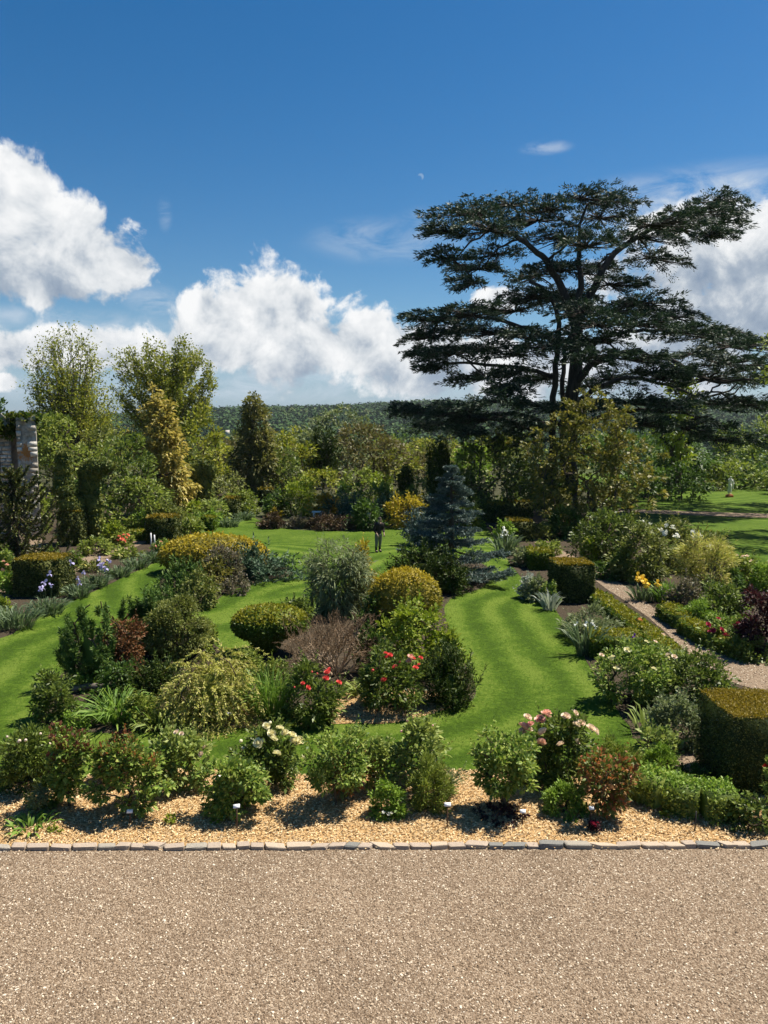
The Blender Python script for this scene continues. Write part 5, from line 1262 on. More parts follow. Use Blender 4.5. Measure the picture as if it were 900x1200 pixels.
for (px, yt, yb, wp, pal, lab_, bl) in [
    (88, 640, 668, 0, 'mid', '', []),
    (113, 630, 652, 36, 'mid', 'leafy green bed plant left of the red-pink flowers', []),
    (143, 622, 641, 28, 'mid', 'bush crowded with salmon red flowers in the left border', [('rose', 'salmon', [(140, 629), (145, 627), (148, 630), (143, 632), (138, 633), (150, 627), (128, 627), (146, 634)], .22)]),
    (133, 612, 640, 24, 'lime', 'yellow-green shrub behind the red-pink flowers', []),
    (60, 645, 664, 44, 'box', 'low clipped green cushion under the monkey puzzle', []),
    (85, 648, 666, 26, 'box', 'low clipped green cushion with a white flower beside the path', [('rose', 'white', [(68, 642)], .12)]),
    (5, 670, 698, 24, 'fresh', 'bright green cushion at the left edge on the gravel', []),
    (6, 645, 690, 22, 'rose', 'rose with pink flowers at the left edge', [('rose', 'pink', [(4, 658), (8, 662), (3, 668)], .16)]),
    (4, 700, 722, 16, 'lime', 'yellow-green low plant at the left edge among irises', []),
    (110, 658, 671, 32, 'olive', 'olive plant with small yellow flowers behind the lavender irises', [('rose', 'paleyellow', 5, .12)]),
    (150, 642, 655, 36, 'mid', 'mid-green leafy plant along the gravel path, left border', [('rose', 'paleyellow', 3, .1)]),
    (194, 592, 627, 60, 'olive', 'olive leafy shrub behind the square yew block near the golden mound', []),
    (224, 608, 632, 30, 'mid', 'green shrub at the right side of the yew block, behind the mound', []),
    (226, 602, 622, 30, 'rose', 'rose with cream flowers behind the golden mound', [('rose', 'blush', 9, .16)]),
    (248, 598, 618, 24, 'fresh', 'bright green low shrub behind the golden mound', []),
    (190, 634, 648, 18, 'rose', 'small plant with peach flowers by the white post', [('rose', 'pink', 5, .16)]),
    (225, 588, 606, 30, 'lime', 'yellow-green shrub below the golden conifer', []),
    (290, 590, 606, 24, 'mid', 'shrub dotted with white flowers at the far left border', [('rose', 'white', 8, .14)]),
    (170, 600, 626, 40, 'fresh', 'green bush between the path and the dull grey-green shrub', []),
    (108, 596, 628, 36, 'dark', 'shadowed bush under the hooked topiary', []),
    (12, 628, 668, 40, 'dark', 'dark bush below the monkey puzzle at the left edge', []),
    (40, 576, 626, 50, 'mid', 'bushy green shrub at the foot of the ruined wall behind the monkey puzzle', []),
    (202, 582, 602, 32, 'mid', 'green shrub at the foot of the golden conifer, left of the heart topiary', [])]:
    if not wp: continue
    plant('border_plant' if 'shrub' not in lab_ and 'bush' not in lab_ else 'border_shrub', lab_, 'plant' if 'shrub' not in lab_ and 'bush' not in lab_ else SH, (px, yt, yb, wp), pal, 'dome' if yb - yt < 26 else 'bush', lpx=3.8, blooms=bl)

# ------------------------------------------------------------------ right border, lawn side of the path
for (px, yt, yb, wp, pal, prof, lab_, bl, kw) in [
    (692, 714, 754, 60, 'grey', 'bush', 'grey-green shrub with narrow leaves in front of the square yew block', [], dict(lw=.22, lpx=5)),
    (630, 678, 706, 30, 'grey', 'bush', 'grey-green bush left of the square yew block', [], {}),
    (620, 676, 702, 24, 'silver', 'dome', 'silvery white-leaved plant spilling onto the lawn', [], {}),
    (644, 686, 710, 20, 'rose', 'bush', 'small green shrub against the left face of the square yew block', [], {}),
    (612, 642, 664, 30, 'grey', 'bush', 'olive-grey bush behind the white irises, far right border', [], {}),
    (592, 612, 636, 24, 'fresh', 'bush', 'bright green round bush at the far end of the right border', [], {}),
    (640, 634, 652, 36, 'mid', 'bush', 'green shrub on the path edge behind the low box block', [], {}),
    (630, 616, 634, 30, 'olive', 'bush', 'olive shrub below the bronze-leaved tree, beyond the box block', [], {}),
    (660, 596, 632, 50, 'dark', 'bush', 'dark shrub at the foot of the bronze-leaved tree', [], {}),
    (740, 752, 834, 90, 'rose', 'bush', 'large rose bush with pale yellow and white flowers overhanging the right lawn edge', [('rose', 'cream', [(718, 770), (722, 784), (716, 772), (766, 784), (757, 752), (735, 762), (752, 798)], .14), ('rose', 'blush', [(777, 744), (768, 752), (705, 768), (783, 768), (790, 770)], .14)], dict(lpx=4.4, core=.5, t0=.1, K=100)),
    (772, 758, 804, 50, 'rose', 'bush', 'rose bush with few cream flowers behind the glossy shrub', [('rose', 'cream', 5, .12)], {}),
    (812, 768, 838, 90, 'gloss', 'bush', 'glossy green shrub beside the gravel path, right of the large rose', [], dict(lpx=5.2, lw=.45, K=100, cov=2.8)),
    (792, 816, 884, 70, 'grey', 'bush', 'grey-green rounded shrub left of the large yew block', [], dict(lpx=4.2, K=90, cov=2.8, core=.65)),
    (768, 850, 906, 48, 'pale', 'vase', 'leggy pale green plant with lobed leaves in front of the grey-green rounded shrub', [], dict(lpx=6.5, lw=.6, cov=1.5, core=0, K=34))]:
    plant('border_shrub', lab_, SH, (px, yt, yb, wp), pal, prof, blooms=bl, **({'lpx': 4} | kw))
strap_clump('iris_clump', 'iris clump with white flowers at the lawn edge in front of the grey-green shrub', 'iris', 686, 722, 770, 26, 'iris', 70, .4, .4, 2.2, [('iris', 'white', [(686, 732), (694, 730), (698, 735), (675, 732)], .14)])
strap_clump('iris_clump', 'iris clump with creamy white flowers at the far right lawn edge', 'iris', 592, 622, 652, 26, 'iris', 80, .4, .4, 2.0, [('iris', 'white', [(590, 624), (588, 628), (594, 626), (591, 621)], .22)])
strap_clump('iris_clump', 'single iris with a dark purple flower behind the large rose bush', 'iris', 742, 742, 772, 10, 'iris', 24, .3, .3, 1.8, [('iris', 'purple', [(743, 746)], .16)])
strap_clump('iris_clump', 'broad-leaved flowerless iris in front of the large rose bush', 'iris', 755, 822, 862, 26, 'pale', 22, .5, .5, 3.2)
strap_clump('iris_clump', 'pale-leaved iris beside the silvery plant', 'iris', 644, 690, 716, 20, 'silver', 50, .4, .4, 1.8)
# low clipped hedges along the path
def low_hedge(name, label, pts, wid, hgt, pal='box', top='boxtop', lpx=3.2, rough=.03):
    P_ = np.array([g(a, b)[:2] for a, b in pts]); root = thing(name, label, 'hedge', (*P_.mean(0), 0)); rng = np.random.default_rng(len(label))
    o = P_.mean(0); G, G2 = Geo(), Geo()
    for i in range(len(P_) - 1):
        a, b = P_[i] - o, P_[i + 1] - o; d = b - a; ln = np.hypot(*d); d = d / ln; nrm = np.array([-d[1], d[0]]); s = P_[i][1] / 900
        L = lpx * s; nt = int(2.0 * ln * wid / (L * L * .28)); ns = int(2.0 * ln * hgt * 2 / (L * L * .28))
        def ph(u): return 1 + .10 * np.sin(u * 5 + i) + .06 * np.sin(u * 11)
        u = rng.random(nt) * ln; v = (rng.random(nt) - .5) * wid * ph(u)
        shear_leaves(G2, rng, np.c_[a + d * u[:, None] + nrm * v[:, None], hgt * (1 - .22 * (2 * v / wid) ** 4) * (.94 + .06 * ph(u))], np.tile([0, 0, 1.], (nt, 1)), L, L * .55, rough)
        u = rng.random(ns) * ln; sg = np.where(rng.random(ns) < .5, -1, 1.); z = rng.random(ns) * hgt * .9
        shear_leaves(G, rng, np.c_[a + d * u[:, None] + nrm * (sg * wid * .5 * ph(u))[:, None], z], np.c_[nrm * sg[:, None], np.zeros(ns)], L, L * .55, rough)
        c4 = [a + nrm * wid * .46, a - nrm * wid * .46, b - nrm * wid * .46, b + nrm * wid * .46]
        V = [(*c, 0) for c in c4] + [(*c, hgt * .93) for c in c4]
        G.add(V, [(4, 5, 6, 7), (0, 1, 5, 4), (1, 2, 6, 5), (2, 3, 7, 6), (3, 0, 4, 7)])
    link('foliage', G.mesh(name + '_foliage', lm(pal)), root); link('new_growth', G2.mesh(name + '_new_growth', lm(top)), root)
low_hedge('box_hedge', 'long flat-topped clipped box hedge running along the lawn side of the right path', [(692, 702), (704, 708), (732, 730), (762, 752), (788, 776)], .62, .36)
low_hedge('box_hedge', 'clipped box hedge top showing behind the large rose bush at the lawn edge', [(688, 764), (748, 766)], 1.1, .62)
low_hedge('box_hedge', 'wavy low box hedge on the far side of the right path, nearest part', [(846, 762), (874, 774)], .55, .42)
low_hedge('box_hedge', 'wavy low box hedge on the far side of the right path, middle part', [(806, 741), (824, 752), (840, 760)], .62, .45)
low_hedge('box_hedge', 'wavy low box hedge across the right path, farthest part beside the yellow irises', [(782, 722), (790, 728), (801, 737)], .70, .45)
# right border, beyond the path
for (px, yt, yb, wp, pal, prof, lab_, bl, kw) in [
    (706, 596, 662, 66, 'gloss', 'bush', 'big dense green shrub beyond the bend of the right path', [], dict(K=80)),
    (690, 632, 664, 20, 'lime', 'bush', 'small plant with yellow flowers at the bend of the path', [('rose', 'paleyellow', 8, .18)], {}),
    (735, 640, 682, 44, 'mid', 'bush', 'green leafy plant left of the yellow irises', [], {}),
    (718, 655, 680, 44, 'dark', 'dome', 'low dark green plant at the edge of the right path', [], {}),
    (752, 618, 684, 66, 'olive', 'bush', 'thin-leaved brownish twiggy shrub behind the yellow irises', [], dict(core=.3, cov=2)),
    (785, 610, 660, 60, 'olive', 'bush', 'olive shrub with white flower heads in front of the far lawn', [('truss', 'white', [(758, 618), (763, 615), (772, 622), (782, 617), (788, 620), (780, 625), (792, 630), (752, 612)], .32)], {}),
    (822, 622, 668, 56, 'olive', 'bush', 'olive shrub with bluish white flower heads before the far lawn', [('truss', 'white', [(812, 624), (816, 628), (814, 632), (820, 631), (832, 640), (835, 645), (845, 640)], .28)], {}),
    (828, 632, 702, 78, 'weep', 'vase', 'multi-stemmed yellowish willow-like shrub in the right border', [], dict(lpx=5, lw=.18, core=0, cov=1.9, stem_r=.12)),
    (872, 650, 694, 50, 'mid', 'bush', 'leafy green shrub with blush flowers at the right edge before the far lawn', [('rose', 'blush', 4, .18)], {}),
    (896, 662, 700, 40, 'fresh', 'bush', 'bright green plant at the right edge above the maroon shrub', [], {}),
    (806, 680, 716, 44, 'mauve', 'bush', 'brownish grey low shrub right of the yellow irises', [], {}),
    (842, 684, 732, 60, 'gloss', 'bush', 'leafy deep green shrub below the willow-like shrub', [], dict(lpx=4.6)),
    (818, 704, 738, 52, 'fresh', 'dome', 'feathery bright green plant behind the wavy box hedge', [], dict(lpx=4, lw=.25)),
    (888, 690, 772, 42, 'maroon', 'column', 'upright dark maroon-leaved shrub at the right edge', [], dict(lpx=4.6)),
    (852, 720, 762, 46, 'rose', 'bush', 'rose with crimson flowers behind the wavy box hedge', [('rose', 'crimson', [(842, 725), (830, 732), (846, 738), (836, 739), (866, 731), (832, 740), (850, 744)], .17)], {}),
    (868, 722, 758, 32, 'box', 'bush', 'small olive shrub left of the maroon shrub', [], {}),
    (880, 748, 778, 50, 'gloss', 'dome', 'low dark leafy plant at the feet of the maroon shrub', [], {}),
    (858, 700, 726, 30, 'fresh', 'bush', 'small green plant beside the maroon shrub, left of it', [], {}),
    (790, 640, 672, 40, 'olive', 'bush', 'olive-green shrub between the brownish shrub and the willow-like one', [], {}),
    (858, 668, 700, 30, 'dark', 'bush', 'dark green clipped-looking shrub between willow-like shrub and right edge', [], {})]:
    plant('border_shrub' if 'plant' not in lab_ else 'border_plant', lab_, SH if 'plant' not in lab_ else 'plant', (px, yt, yb, wp), pal, prof, blooms=bl, **({'lpx': 3.9} | kw))
strap_clump('iris_clump', 'iris clump with bright yellow flowers beside the right path', 'iris', 756, 684, 706, 40, 'iris', 110, .45, .4, 2.0, [('iris', 'yellow', [(748, 676), (752, 680), (757, 684), (770, 684), (772, 687), (746, 679), (759, 687), (754, 678)], .24)])
strap_clump('iris_clump', 'green flowerless iris leaves between yellow irises and the brownish low shrub', 'iris', 782, 678, 708, 30, 'grassy', 90, .45, .4, 1.8)
plant('terracotta_rose', 'single rose stem with an orange-pink flower beside the long box hedge', 'rose', (749, 724, 742, 12), 'rose', 'vase', lpx=3.4, K=10, cov=1, core=0, blooms=[('rose', 'salmon', [(749, 727)], .18)])

# ------------------------------------------------------------------ front bed of roses and peonies in wood chips
FB = dict(core=0, lpx=5.8, lw=.58, sprigs=.5, crs=.86, lobes=.34, wide=.98)
def rose(label, at4, pal='rose', t0=.26, prof='vase', cov=2.3, tips=None, blooms=(), name='rose_bush', cat='rose', **k):
    kw = dict(FB); kw.update(k)
    return plant(name, label, cat, at4, pal, prof, t0=t0, cov=cov, tips=tips, blooms=blooms, stem_r=kw.pop('stem_r', .028), K=kw.pop('K', 40), **kw)
rose('dark leafy peony with pale buds at the left end of the front bed', (36, 852, 936, 92), 'gloss', 0, 'bush', 3.2, name='peony', cat='peony', lw=.3, lpx=6, core=.5, flatup=.5, blooms=[('bud', 'blush', [(22, 870), (8, 864), (58, 872), (47, 861), (30, 868), (67, 863)], .09)])
rose('tall rose with red-brown young tips near the left end of the front bed', (82, 858, 958, 66), 'rose', .22, 'vase', 2.4, 'tips', tipn=.35)
rose('bushy low green plant at the left foot of the red-tipped rose', (52, 912, 954, 46), 'mid', 0, 'bush', name='leafy_plant', cat='plant', lpx=4.2, core=.5)
strap_clump('lily_clump', 'small clump of strap leaves on the wood chips, far left of front bed', 'plant', 36, 948, 980, 54, 'grassy', 46, 1.0, .9, 3.2)
plant('catmint', 'thin grey catmint beside the clump of strap leaves', 'plant', (48, 922, 962, 24), 'grey', 'vase', lpx=3.4, cov=1.4, core=0, K=20)
rose('wide rose with copper young shoots and a big shadow on the wood chips', (152, 872, 968, 92), 'rose', .20, 'bush', 3.0, 'copper', K=48, stem_r=.04, tipn=.3)
rose('copper-leaved rose behind the wide rose, left front bed', (140, 868, 925, 60), 'copper', .15, 'bush', 2.2, 'tips', tipn=.3)
rose('light green rose with drying flowers right of the wide copper rose', (212, 856, 934, 72), 'pale', .05, 'bush', 3.0, blooms=[('rose', 'blush', [(207, 858), (213, 860), (240, 876), (236, 884)], .10)], core=.4)
rose('broad-leaved green rose with a white label in front', (278, 884, 968, 84), 'rose', .12, 'bush', 3.2, K=48, core=.35)
rose('peony with large cream yellow flowers in the front bed', (318, 852, 932, 78), 'gloss', .05, 'bush', 2.8, name='cream_peony', cat='peony', lpx=6, lw=.4,
     blooms=[('peony', 'cream', [(312, 851), (320, 866), (334, 859), (350, 869), (324, 884), (303, 871), (328, 854), (342, 862), (318, 860), (345, 868)], .155), ('bud', 'cream', [(282, 870), (284, 878), (355, 888), (316, 848)], .12)])
rose('airy standard rose on one thin stem in the middle of the front bed', (394, 850, 958, 84), 'rose', .34, 'bush', 2.0, K=42, trunk=True, stem_r=.024, lpx=4.4)
rose('dark-leaved rose with few reddish shoots behind the airy standard rose', (405, 880, 944, 50), 'copper', .2, 'bush', 1.8)
rose('pale green tree peony with lobed leaves in the middle of the front bed', (487, 838, 930, 74), 'pale', .12, 'bush', 2.4, name='tree_peony', cat='peony', lpx=6.5, lw=.55, K=36, blooms=[('bud', 'pink', [(478, 845), (507, 851), (470, 858)], .07)])
rose('lower wing of pale green tree peony leaves left of the taller one', (442, 868, 934, 52), 'pale', .15, 'bush', 2.2, name='tree_peony', cat='peony', lpx=6.5, lw=.55)
rose('bright green rounded cushion with white flowers at its foot', (455, 916, 962, 44), 'fresh', 0, 'dome', 3.2, name='green_cushion', cat='plant', lpx=3.8, core=.6, blooms=[('truss', 'white', [(450, 953), (455, 955), (459, 954)], .07)])
rose('feathery green perennial right of the bright green cushion', (503, 892, 956, 52), 'mid', 0, 'bush', 2.8, name='feathery_plant', cat='plant', lpx=4.8, lw=.22, upw=.8)
plant('catmint', 'thin grey stems behind the feathery green perennial', 'plant', (518, 886, 940, 44), 'grey', 'vase', lpx=4, lw=.3, cov=1.2, core=0, K=24, upw=.7)
rose('large open rose leaning over the wood chips, right of the middle', (592, 862, 966, 98), 'rose', .28, 'vase', 2.6, K=51, stem_r=.045)
rose('low dark red-leaved plant in the shade under the large open rose', (586, 944, 968, 60), 'maroon', 0, 'dome', 1.8, name='red_leaved_plant', cat='plant', lpx=4)
rose('peony with big pink and blush flowers, front bed right of the middle', (656, 836, 934, 88), 'gloss', .04, 'bush', 3.2, name='pink_peony', cat='peony', lpx=6.4, lw=.42, K=48, core=.45,
     blooms=[('peony', 'pink', [(633, 844), (639, 838), (612, 852), (622, 849), (634, 871), (641, 836), (618, 851)], .185), ('peony', 'blush', [(618, 841), (612, 857), (619, 855), (657, 873), (663, 840), (636, 858), (675, 850), (681, 848), (692, 854), (697, 857), (675, 869), (674, 836), (614, 860)], .135)])
rose('bright green mound of small leaves at the front of the pink peony', (661, 918, 962, 54), 'fresh', 0, 'dome', 3.2, name='green_cushion', cat='plant', lpx=4, lw=.35, core=.6)
rose('dark rose with reddish shoots and a white tag, right part of the front bed', (710, 882, 972, 74), 'copper', .2, 'vase', 2.2, K=38, tips=None, stem_r=.03)
rose('tiny crimson-leaved plant at the foot of the dark rose', (695, 962, 978, 16), 'maroon', 0, 'dome', 2, name='crimson_plant', cat='plant', lpx=3.4, K=14, blooms=[('rose', 'crimson', 5, .06)])
rose('fresh green clump behind the dark rose, at the lawn edge', (722, 868, 920, 66), 'mid', 0, 'dome', 3, name='green_cushion', cat='plant', lpx=4, lw=.3, upw=.7, core=.5)
rose('fresh green feathery clump left of the soil gap, behind the long santolina hedge', (772, 876, 920, 44), 'fresh', 0, 'bush', 2.6, name='feathery_plant', cat='plant', lpx=4.4, lw=.25, upw=.6)
low_hedge('santolina_hedge', 'bright green feathery low hedge at the right end of the front bed', [(748, 930), (780, 944), (820, 954), (858, 955)], .62, .50, 'mid', 'fresh', 4.2, .05)
rose('dark spiky low plant in the shade of the large yew block', (808, 898, 922, 44), 'dark', 0, 'dome', 2.4, name='dark_plant', cat='plant', lpx=4.4, lw=.25)
rose('ivy-like dark leafy plant at the foot of the large yew block', (882, 936, 982, 58), 'gloss', 0, 'bush', 2.4, name='leafy_plant', cat='plant', lpx=6, lw=.6, core=.5)
rose('single red flower against the face of the large yew block at the right edge', (902, 888, 960, 14), 'rose', .3, 'vase', 1.4, K=14, blooms=[('rose', 'red', [(898, 898)], .09)])
for (px, py, sz, lab_) in [(66, 978, 10, 'little green seedling on the wood chips left of the wide rose'), (200, 968, 13, 'little yellow-green seedling between two roses on the wood chips'), (257, 968, 13, 'small yellow-green seedling left of the first label'), (776, 960, 9, 'tiny seedling under the santolina hedge')]:
    plant('seedling', lab_, 'plant', (px, py - sz, py, sz), 'lime', 'dome', lpx=4, cov=1.4, core=0, K=10, stems=False)

# ------------------------------------------------------------------ figures
def skin_mesh(name, verts, edges, radii, mat, sub=2, root_i=0):
    """grow a Skin + Subdivision body and return the finished mesh"""
    me = bpy.data.meshes.new(name + '_cage'); bm = bmesh.new()
    lay = bm.verts.layers.skin.verify(); vs = [bm.verts.new(tuple(v)) for v in verts]
    for a, b in edges: bm.edges.new((vs[a], vs[b]))
    for i, v in enumerate(vs):
        r = radii[i]; v[lay].radius = r if isinstance(r, tuple) else (r, r); v[lay].use_root = (i == root_i)
    bm.to_mesh(me); bm.free()
    o = bpy.data.objects.new(name + '_cage', me); COL.objects.link(o)
    k = o.modifiers.new('skin', 'SKIN'); k.use_smooth_shade = True
    k = o.modifiers.new('sub', 'SUBSURF'); k.levels = sub; k.render_levels = sub
    dg = bpy.context.evaluated_depsgraph_get(); res = bpy.data.meshes.new_from_object(o.evaluated_get(dg))
    bpy.data.objects.remove(o); res.name = name; res.materials.clear(); res.materials.append(mat)
    return res
skinm = plainmat('skin', (.42, .27, .20), .6, .1, 20)
cloth_dark = plainmat('dark_cloth', (.028, .020, .020), .9, .3, 30)
cloth_khaki = plainmat('grey_green_cloth', (.17, .165, .13), .9, .25, 25)
boot = plainmat('dark_boot', (.02, .02, .02), .6, .2, 20)
hairm = plainmat('dark_hair', (.03, .022, .018), .7, .3, 60)
marble = plainmat('white_stone', (.78, .75, .70), .7, .14, 9, .01)
def body_cage(hands=True, lean=0.0):
    V = [(0, 0, .96), (0, .01, 1.12), (0, .0, 1.30), (0, -.02 - lean, 1.45), (0, -.05 - lean, 1.54), (0, -.09 - lean * 1.3, 1.66), (0, -.09 - lean * 1.3, 1.75)]
    R = [(.15, .11), (.14, .105), (.17, .115), (.15, .10), (.055, .055), (.082, .10), (.05, .06)]
    E = [(i, i + 1) for i in range(6)]
    def chain(start, pts):
        p = start
        for (v, r) in pts: V.append(v); R.append(r); E.append((p, len(V) - 1)); p = len(V) - 1
        return p
    for s in (-1, 1):
        chain(0, [((s * .10, 0, .88), .095), ((s * .115, -.02 if s < 0 else .04, .50), .062), ((s * .12, .02 if s < 0 else .10, .10), .043), ((s * .125, -.10 if s < 0 else -.03, .05), .04)])
        h = chain(3, [((s * .19, -.01 - lean, 1.42), .062), ((s * .25, .03 - lean, 1.15), .045), ((s * .20, -.16 - lean, .96), .034), ((s * .185, -.21 - lean, .90), (.036, .02))])
        if hands:
            for k in range(4):
                x = s * (.185 + (k - 1.5) * .018)
                chain(h, [((x, -.235 - lean, .855), .0095), ((x * .99, -.235 - lean, .815 + .006 * abs(k - 1.3)), .0085), ((x * .98, -.215 - lean, .785 + .008 * abs(k - 1.3)), .0075)])
            chain(h, [((s * .145, -.22 - lean, .875), .0105), ((s * .13, -.235 - lean, .845), .009)])
    return V, E, R
def person():
    p = g(443.5, 647); root = thing('person', 'person in a dark jacket, grey-green trousers and dark boots standing on the lawn looking down', 'person', (p[0], p[1], 0), rz=.5)
    V, E, R = body_cage(True, .05); link('body', skin_mesh('body', V, E, R, skinm), root)
    L = .05
    JV = [(0, 0, .88), (0, .01, 1.10), (0, 0, 1.30), (0, -.02 - L, 1.45), (0, -.05 - L, 1.545)]; JR = [(.205, .155), (.185, .145), (.215, .16), (.20, .15), (.10, .095)]; JE = [(0, 1), (1, 2), (2, 3), (3, 4)]
    for s in (-1, 1):
        n = len(JV); JV += [(s * .20, -.01 - L, 1.42), (s * .262, .03 - L, 1.15), (s * .212, -.14 - L, .985)]; JR += [.085, .068, .055]; JE += [(3, n), (n, n + 1), (n + 1, n + 2)]
    link('jacket', skin_mesh('jacket', JV, JE, JR, cloth_dark), root)
    TV = [(0, 0, .99), (0, 0, .90)]; TR = [(.165, .125), (.175, .13)]; TE = [(0, 1)]
    for s in (-1, 1):
        n = len(TV); TV += [(s * .105, 0, .82), (s * .118, -.02 if s < 0 else .04, .50), (s * .12, .01 if s < 0 else .08, .27)]; TR += [.115, .085, .072]; TE += [(1, n), (n, n + 1), (n + 1, n + 2)]
    link('trousers', skin_mesh('trousers', TV, TE, TR, cloth_khaki), root)
    for s in (-1, 1):
        a = 0 if s < 0 else .07
        BV = [(s * .12, .015 + a, .36), (s * .12, .025 + a, .12), (s * .122, .03 + a, .055), (s * .125, -.09 + a, .045), (s * .127, -.17 + a, .04)]
        link('boot', skin_mesh('boot', BV, [(0, 1), (1, 2), (2, 3), (3, 4)], [.075, .06, .055, .05, .035], boot), root)
    G = Geo(); ball_geo(G, (0, -.135, 1.695), (.098, .115, .115), 14, 10, .02, np.random.default_rng(1)); me = G.mesh('hair', hairm, True)
    bm = bmesh.new(); bm.from_mesh(me)
    bmesh.ops.delete(bm, geom=[v for v in bm.verts if v.co.z < 1.68 and v.co.y < -.13], context='VERTS'); bm.to_mesh(me); bm.free()
    link('hair', me, root)
    G = Geo()
    for s in (-1, 1): ball_geo(G, (s * .035, -.255, 1.665), .012, 8, 6)
    link('eyes', G.mesh('eyes', plainmat('eye', (.02, .015, .01), .3, .1, 9)), root)
    G = Geo(); tube(G, [(0, -.245, 1.675), (0, -.275, 1.645), (0, -.258, 1.635)], [.010, .017, .012], 6); link('nose', G.mesh('nose', skinm, True), root)
    G = Geo(); tube(G, [(-.028, -.246, 1.605), (0, -.254, 1.603), (.028, -.246, 1.605)], .008, 5); link('mouth', G.mesh('mouth', plainmat('lips', (.32, .14, .11), .6, .1, 9)), root)
    G = Geo()
    for s in (-1, 1): ball_geo(G, (s * .092, -.14, 1.655), (.014, .028, .036), 8, 6)
    link('ears', G.mesh('ears', skinm, True), root)
person()
def statue(name, label, px, yb, hpx_, y, scale=None, plinth=None):
    p = at(px, yb, y); s = y / 900; z = 0; root = thing(name, label, 'statue', (p[0], y, 0)); k = hpx_ * s / 1.80
    V, E, R = body_cage(False); V = [np.array(v) for v in V]
    z0 = .0
    if plinth:
        G = Geo(); w_, hh, col = plinth; bm = bmesh.new()
        for (a, b, c) in ((w_, hh * .7, 0), (w_ * .8, hh * .3, hh * .7)):
            r = bmesh.ops.create_cube(bm, size=1); 
            for v in r['verts']: v.co = Vector((v.co.x * a, v.co.y * a, (v.co.z + .5) * b + c + (.002 if c else 0)))
        bmesh.ops.bevel(bm, geom=list(bm.edges), offset=.02, segments=1, affect='EDGES')
        me = bpy.data.meshes.new('plinth'); bm.to_mesh(me); bm.free(); me.materials.append(col); link('plinth', me, root); z0 = hh
    # arms folded up against the chest, robe down to the feet
    for i, v in enumerate(V):
        if abs(v[0]) > .16 and v[2] < 1.2: V[i] = np.array([v[0] * .62, -.17, 1.12 + (v[2] - .9) * .55])
    b = link('figure', skin_mesh('figure', V, E, R, marble), root, (0, 0, z0)); b.scale = (k, k, k)
    b2 = link('robe', skin_mesh('robe', [(0, 0, 1.05), (.02, .0, .75), (-.02, .02, .4), (0, .03, .08)], [(0, 1), (1, 2), (2, 3)], [(.19, .15), (.21, .17), (.21, .19), (.25, .22)], marble), root, (0, 0, z0)); b2.scale = (k, k, k)
    return root, k, z0
terr = plainmat('terracotta', (.42, .13, .06), .8, .2, 12)
r_, k, z0 = statue('statue', 'white stone statue of robed figure with child on terracotta base beyond the lawn', 854.5, 588, 22, 69, plinth=(.52, .24, terr))
V, E, R = body_cage(False); c = link('child_figure', skin_mesh('child_figure', V, E, R, marble), r_, (.18, -.30, z0 + .55 * k)); c.scale = (k * .52,) * 3; c.rotation_euler = (0, -.15, .6)
r_, k, z0 = statue('garden_figure', 'small white stone figure on a flat base at the lawn edge beside the person', 432, 620, 17, 48.6, plinth=(.62, .10, marble))
# stone bench
p = at(372, 605, 50.5)
root = thing('stone_bench', 'pale flat stone bench beyond the lawn above the heathery hedge', 'bench', (p[0], 50.5, 0))
def slab(name, x0, x1, y0, y1, z0, z1, mat, parent, bev=.02):
    bm = bmesh.new(); bmesh.ops.create_cube(bm, size=1)
    for v in bm.verts: v.co = Vector(((v.co.x + .5) * (x1 - x0) + x0, (v.co.y + .5) * (y1 - y0) + y0, (v.co.z + .5) * (z1 - z0) + z0))
    bmesh.ops.bevel(bm, geom=list(bm.edges), offset=bev, segments=2, affect='EDGES')
    me = bpy.data.meshes.new(name); bm.to_mesh(me); bm.free(); me.materials.append(mat); return link(name, me, parent)
slab('seat', -.36, .36, -.2, .2, .66, .74, marble, root); slab('leg', -.28, -.16, -.16, .16, 0, .658, marble, root); slab('leg', .16, .28, -.16, .16, 0, .658, marble, root)
# white post pair
p = g(181, 641); root = thing('white_post', 'pair of thin white posts standing against the yew block on the left', 'post', (p[0], p[1] - .25, 0)); wp_ = plainmat('white_paint', (.75, .75, .75), .5, .06, 9)
for dx in (-.09, .09):
    G = Geo(); tube(G, [(dx, 0, 0), (dx, 0, .78 if dx < 0 else .68)], .035, 8); link('post', G.mesh('post', wp_, True), root)

# ------------------------------------------------------------------ plant labels and supports in the front bed
metal = plainmat('dark_metal', (.03, .028, .026), .5, .2, 20); tagm = plainmat('white_tag', (.80, .80, .80), .5, .04, 9); rustm = plainmat('rusty_stake', (.09, .05, .03), .8, .3, 20)
for (px, yt, yb, wpx, lab_) in [
    (278, 944, 977, 10, 'white plant label on a dark stake in front of the broad-leaved green rose'),
    (524, 942, 972, 10, 'white plant label on a stake among open wood chips, middle of the front bed'),
    (612, 950, 968, 9, 'white plant label at the right foot of the large open rose'),
    (692, 946, 966, 8, 'white tag hanging low in the dark rose'),
    (153, 950, 968, 9, 'shaded pale label under the wide copper rose'),
    (257, 910, 930, 9, 'white tag at the foot of the cream yellow peony'),
    (269, 836, 852, 9, 'white label below the weeping golden conifer')]:
    p = g(px, yb); s = p[1] / 900; hh = at(px, yt, p[1])[2]
    root = thing('plant_label', lab_, 'label', (p[0], p[1], 0), rz=.15 * math.sin(px))
    G = Geo(); tube(G, [(0, 0, 0), (0, -.005, hh * .96)], .011, 6); link('stake', G.mesh('stake', rustm), root)
    w_ = wpx * s * .40; G = Geo(); box_geo(G, -w_, w_, -.003, .003, -.03, .03); t = link('tag', G.mesh('tag', tagm), root, (0, -.02, hh)); t.rotation_euler = (-.75, .05 * math.sin(px * 3), 0)
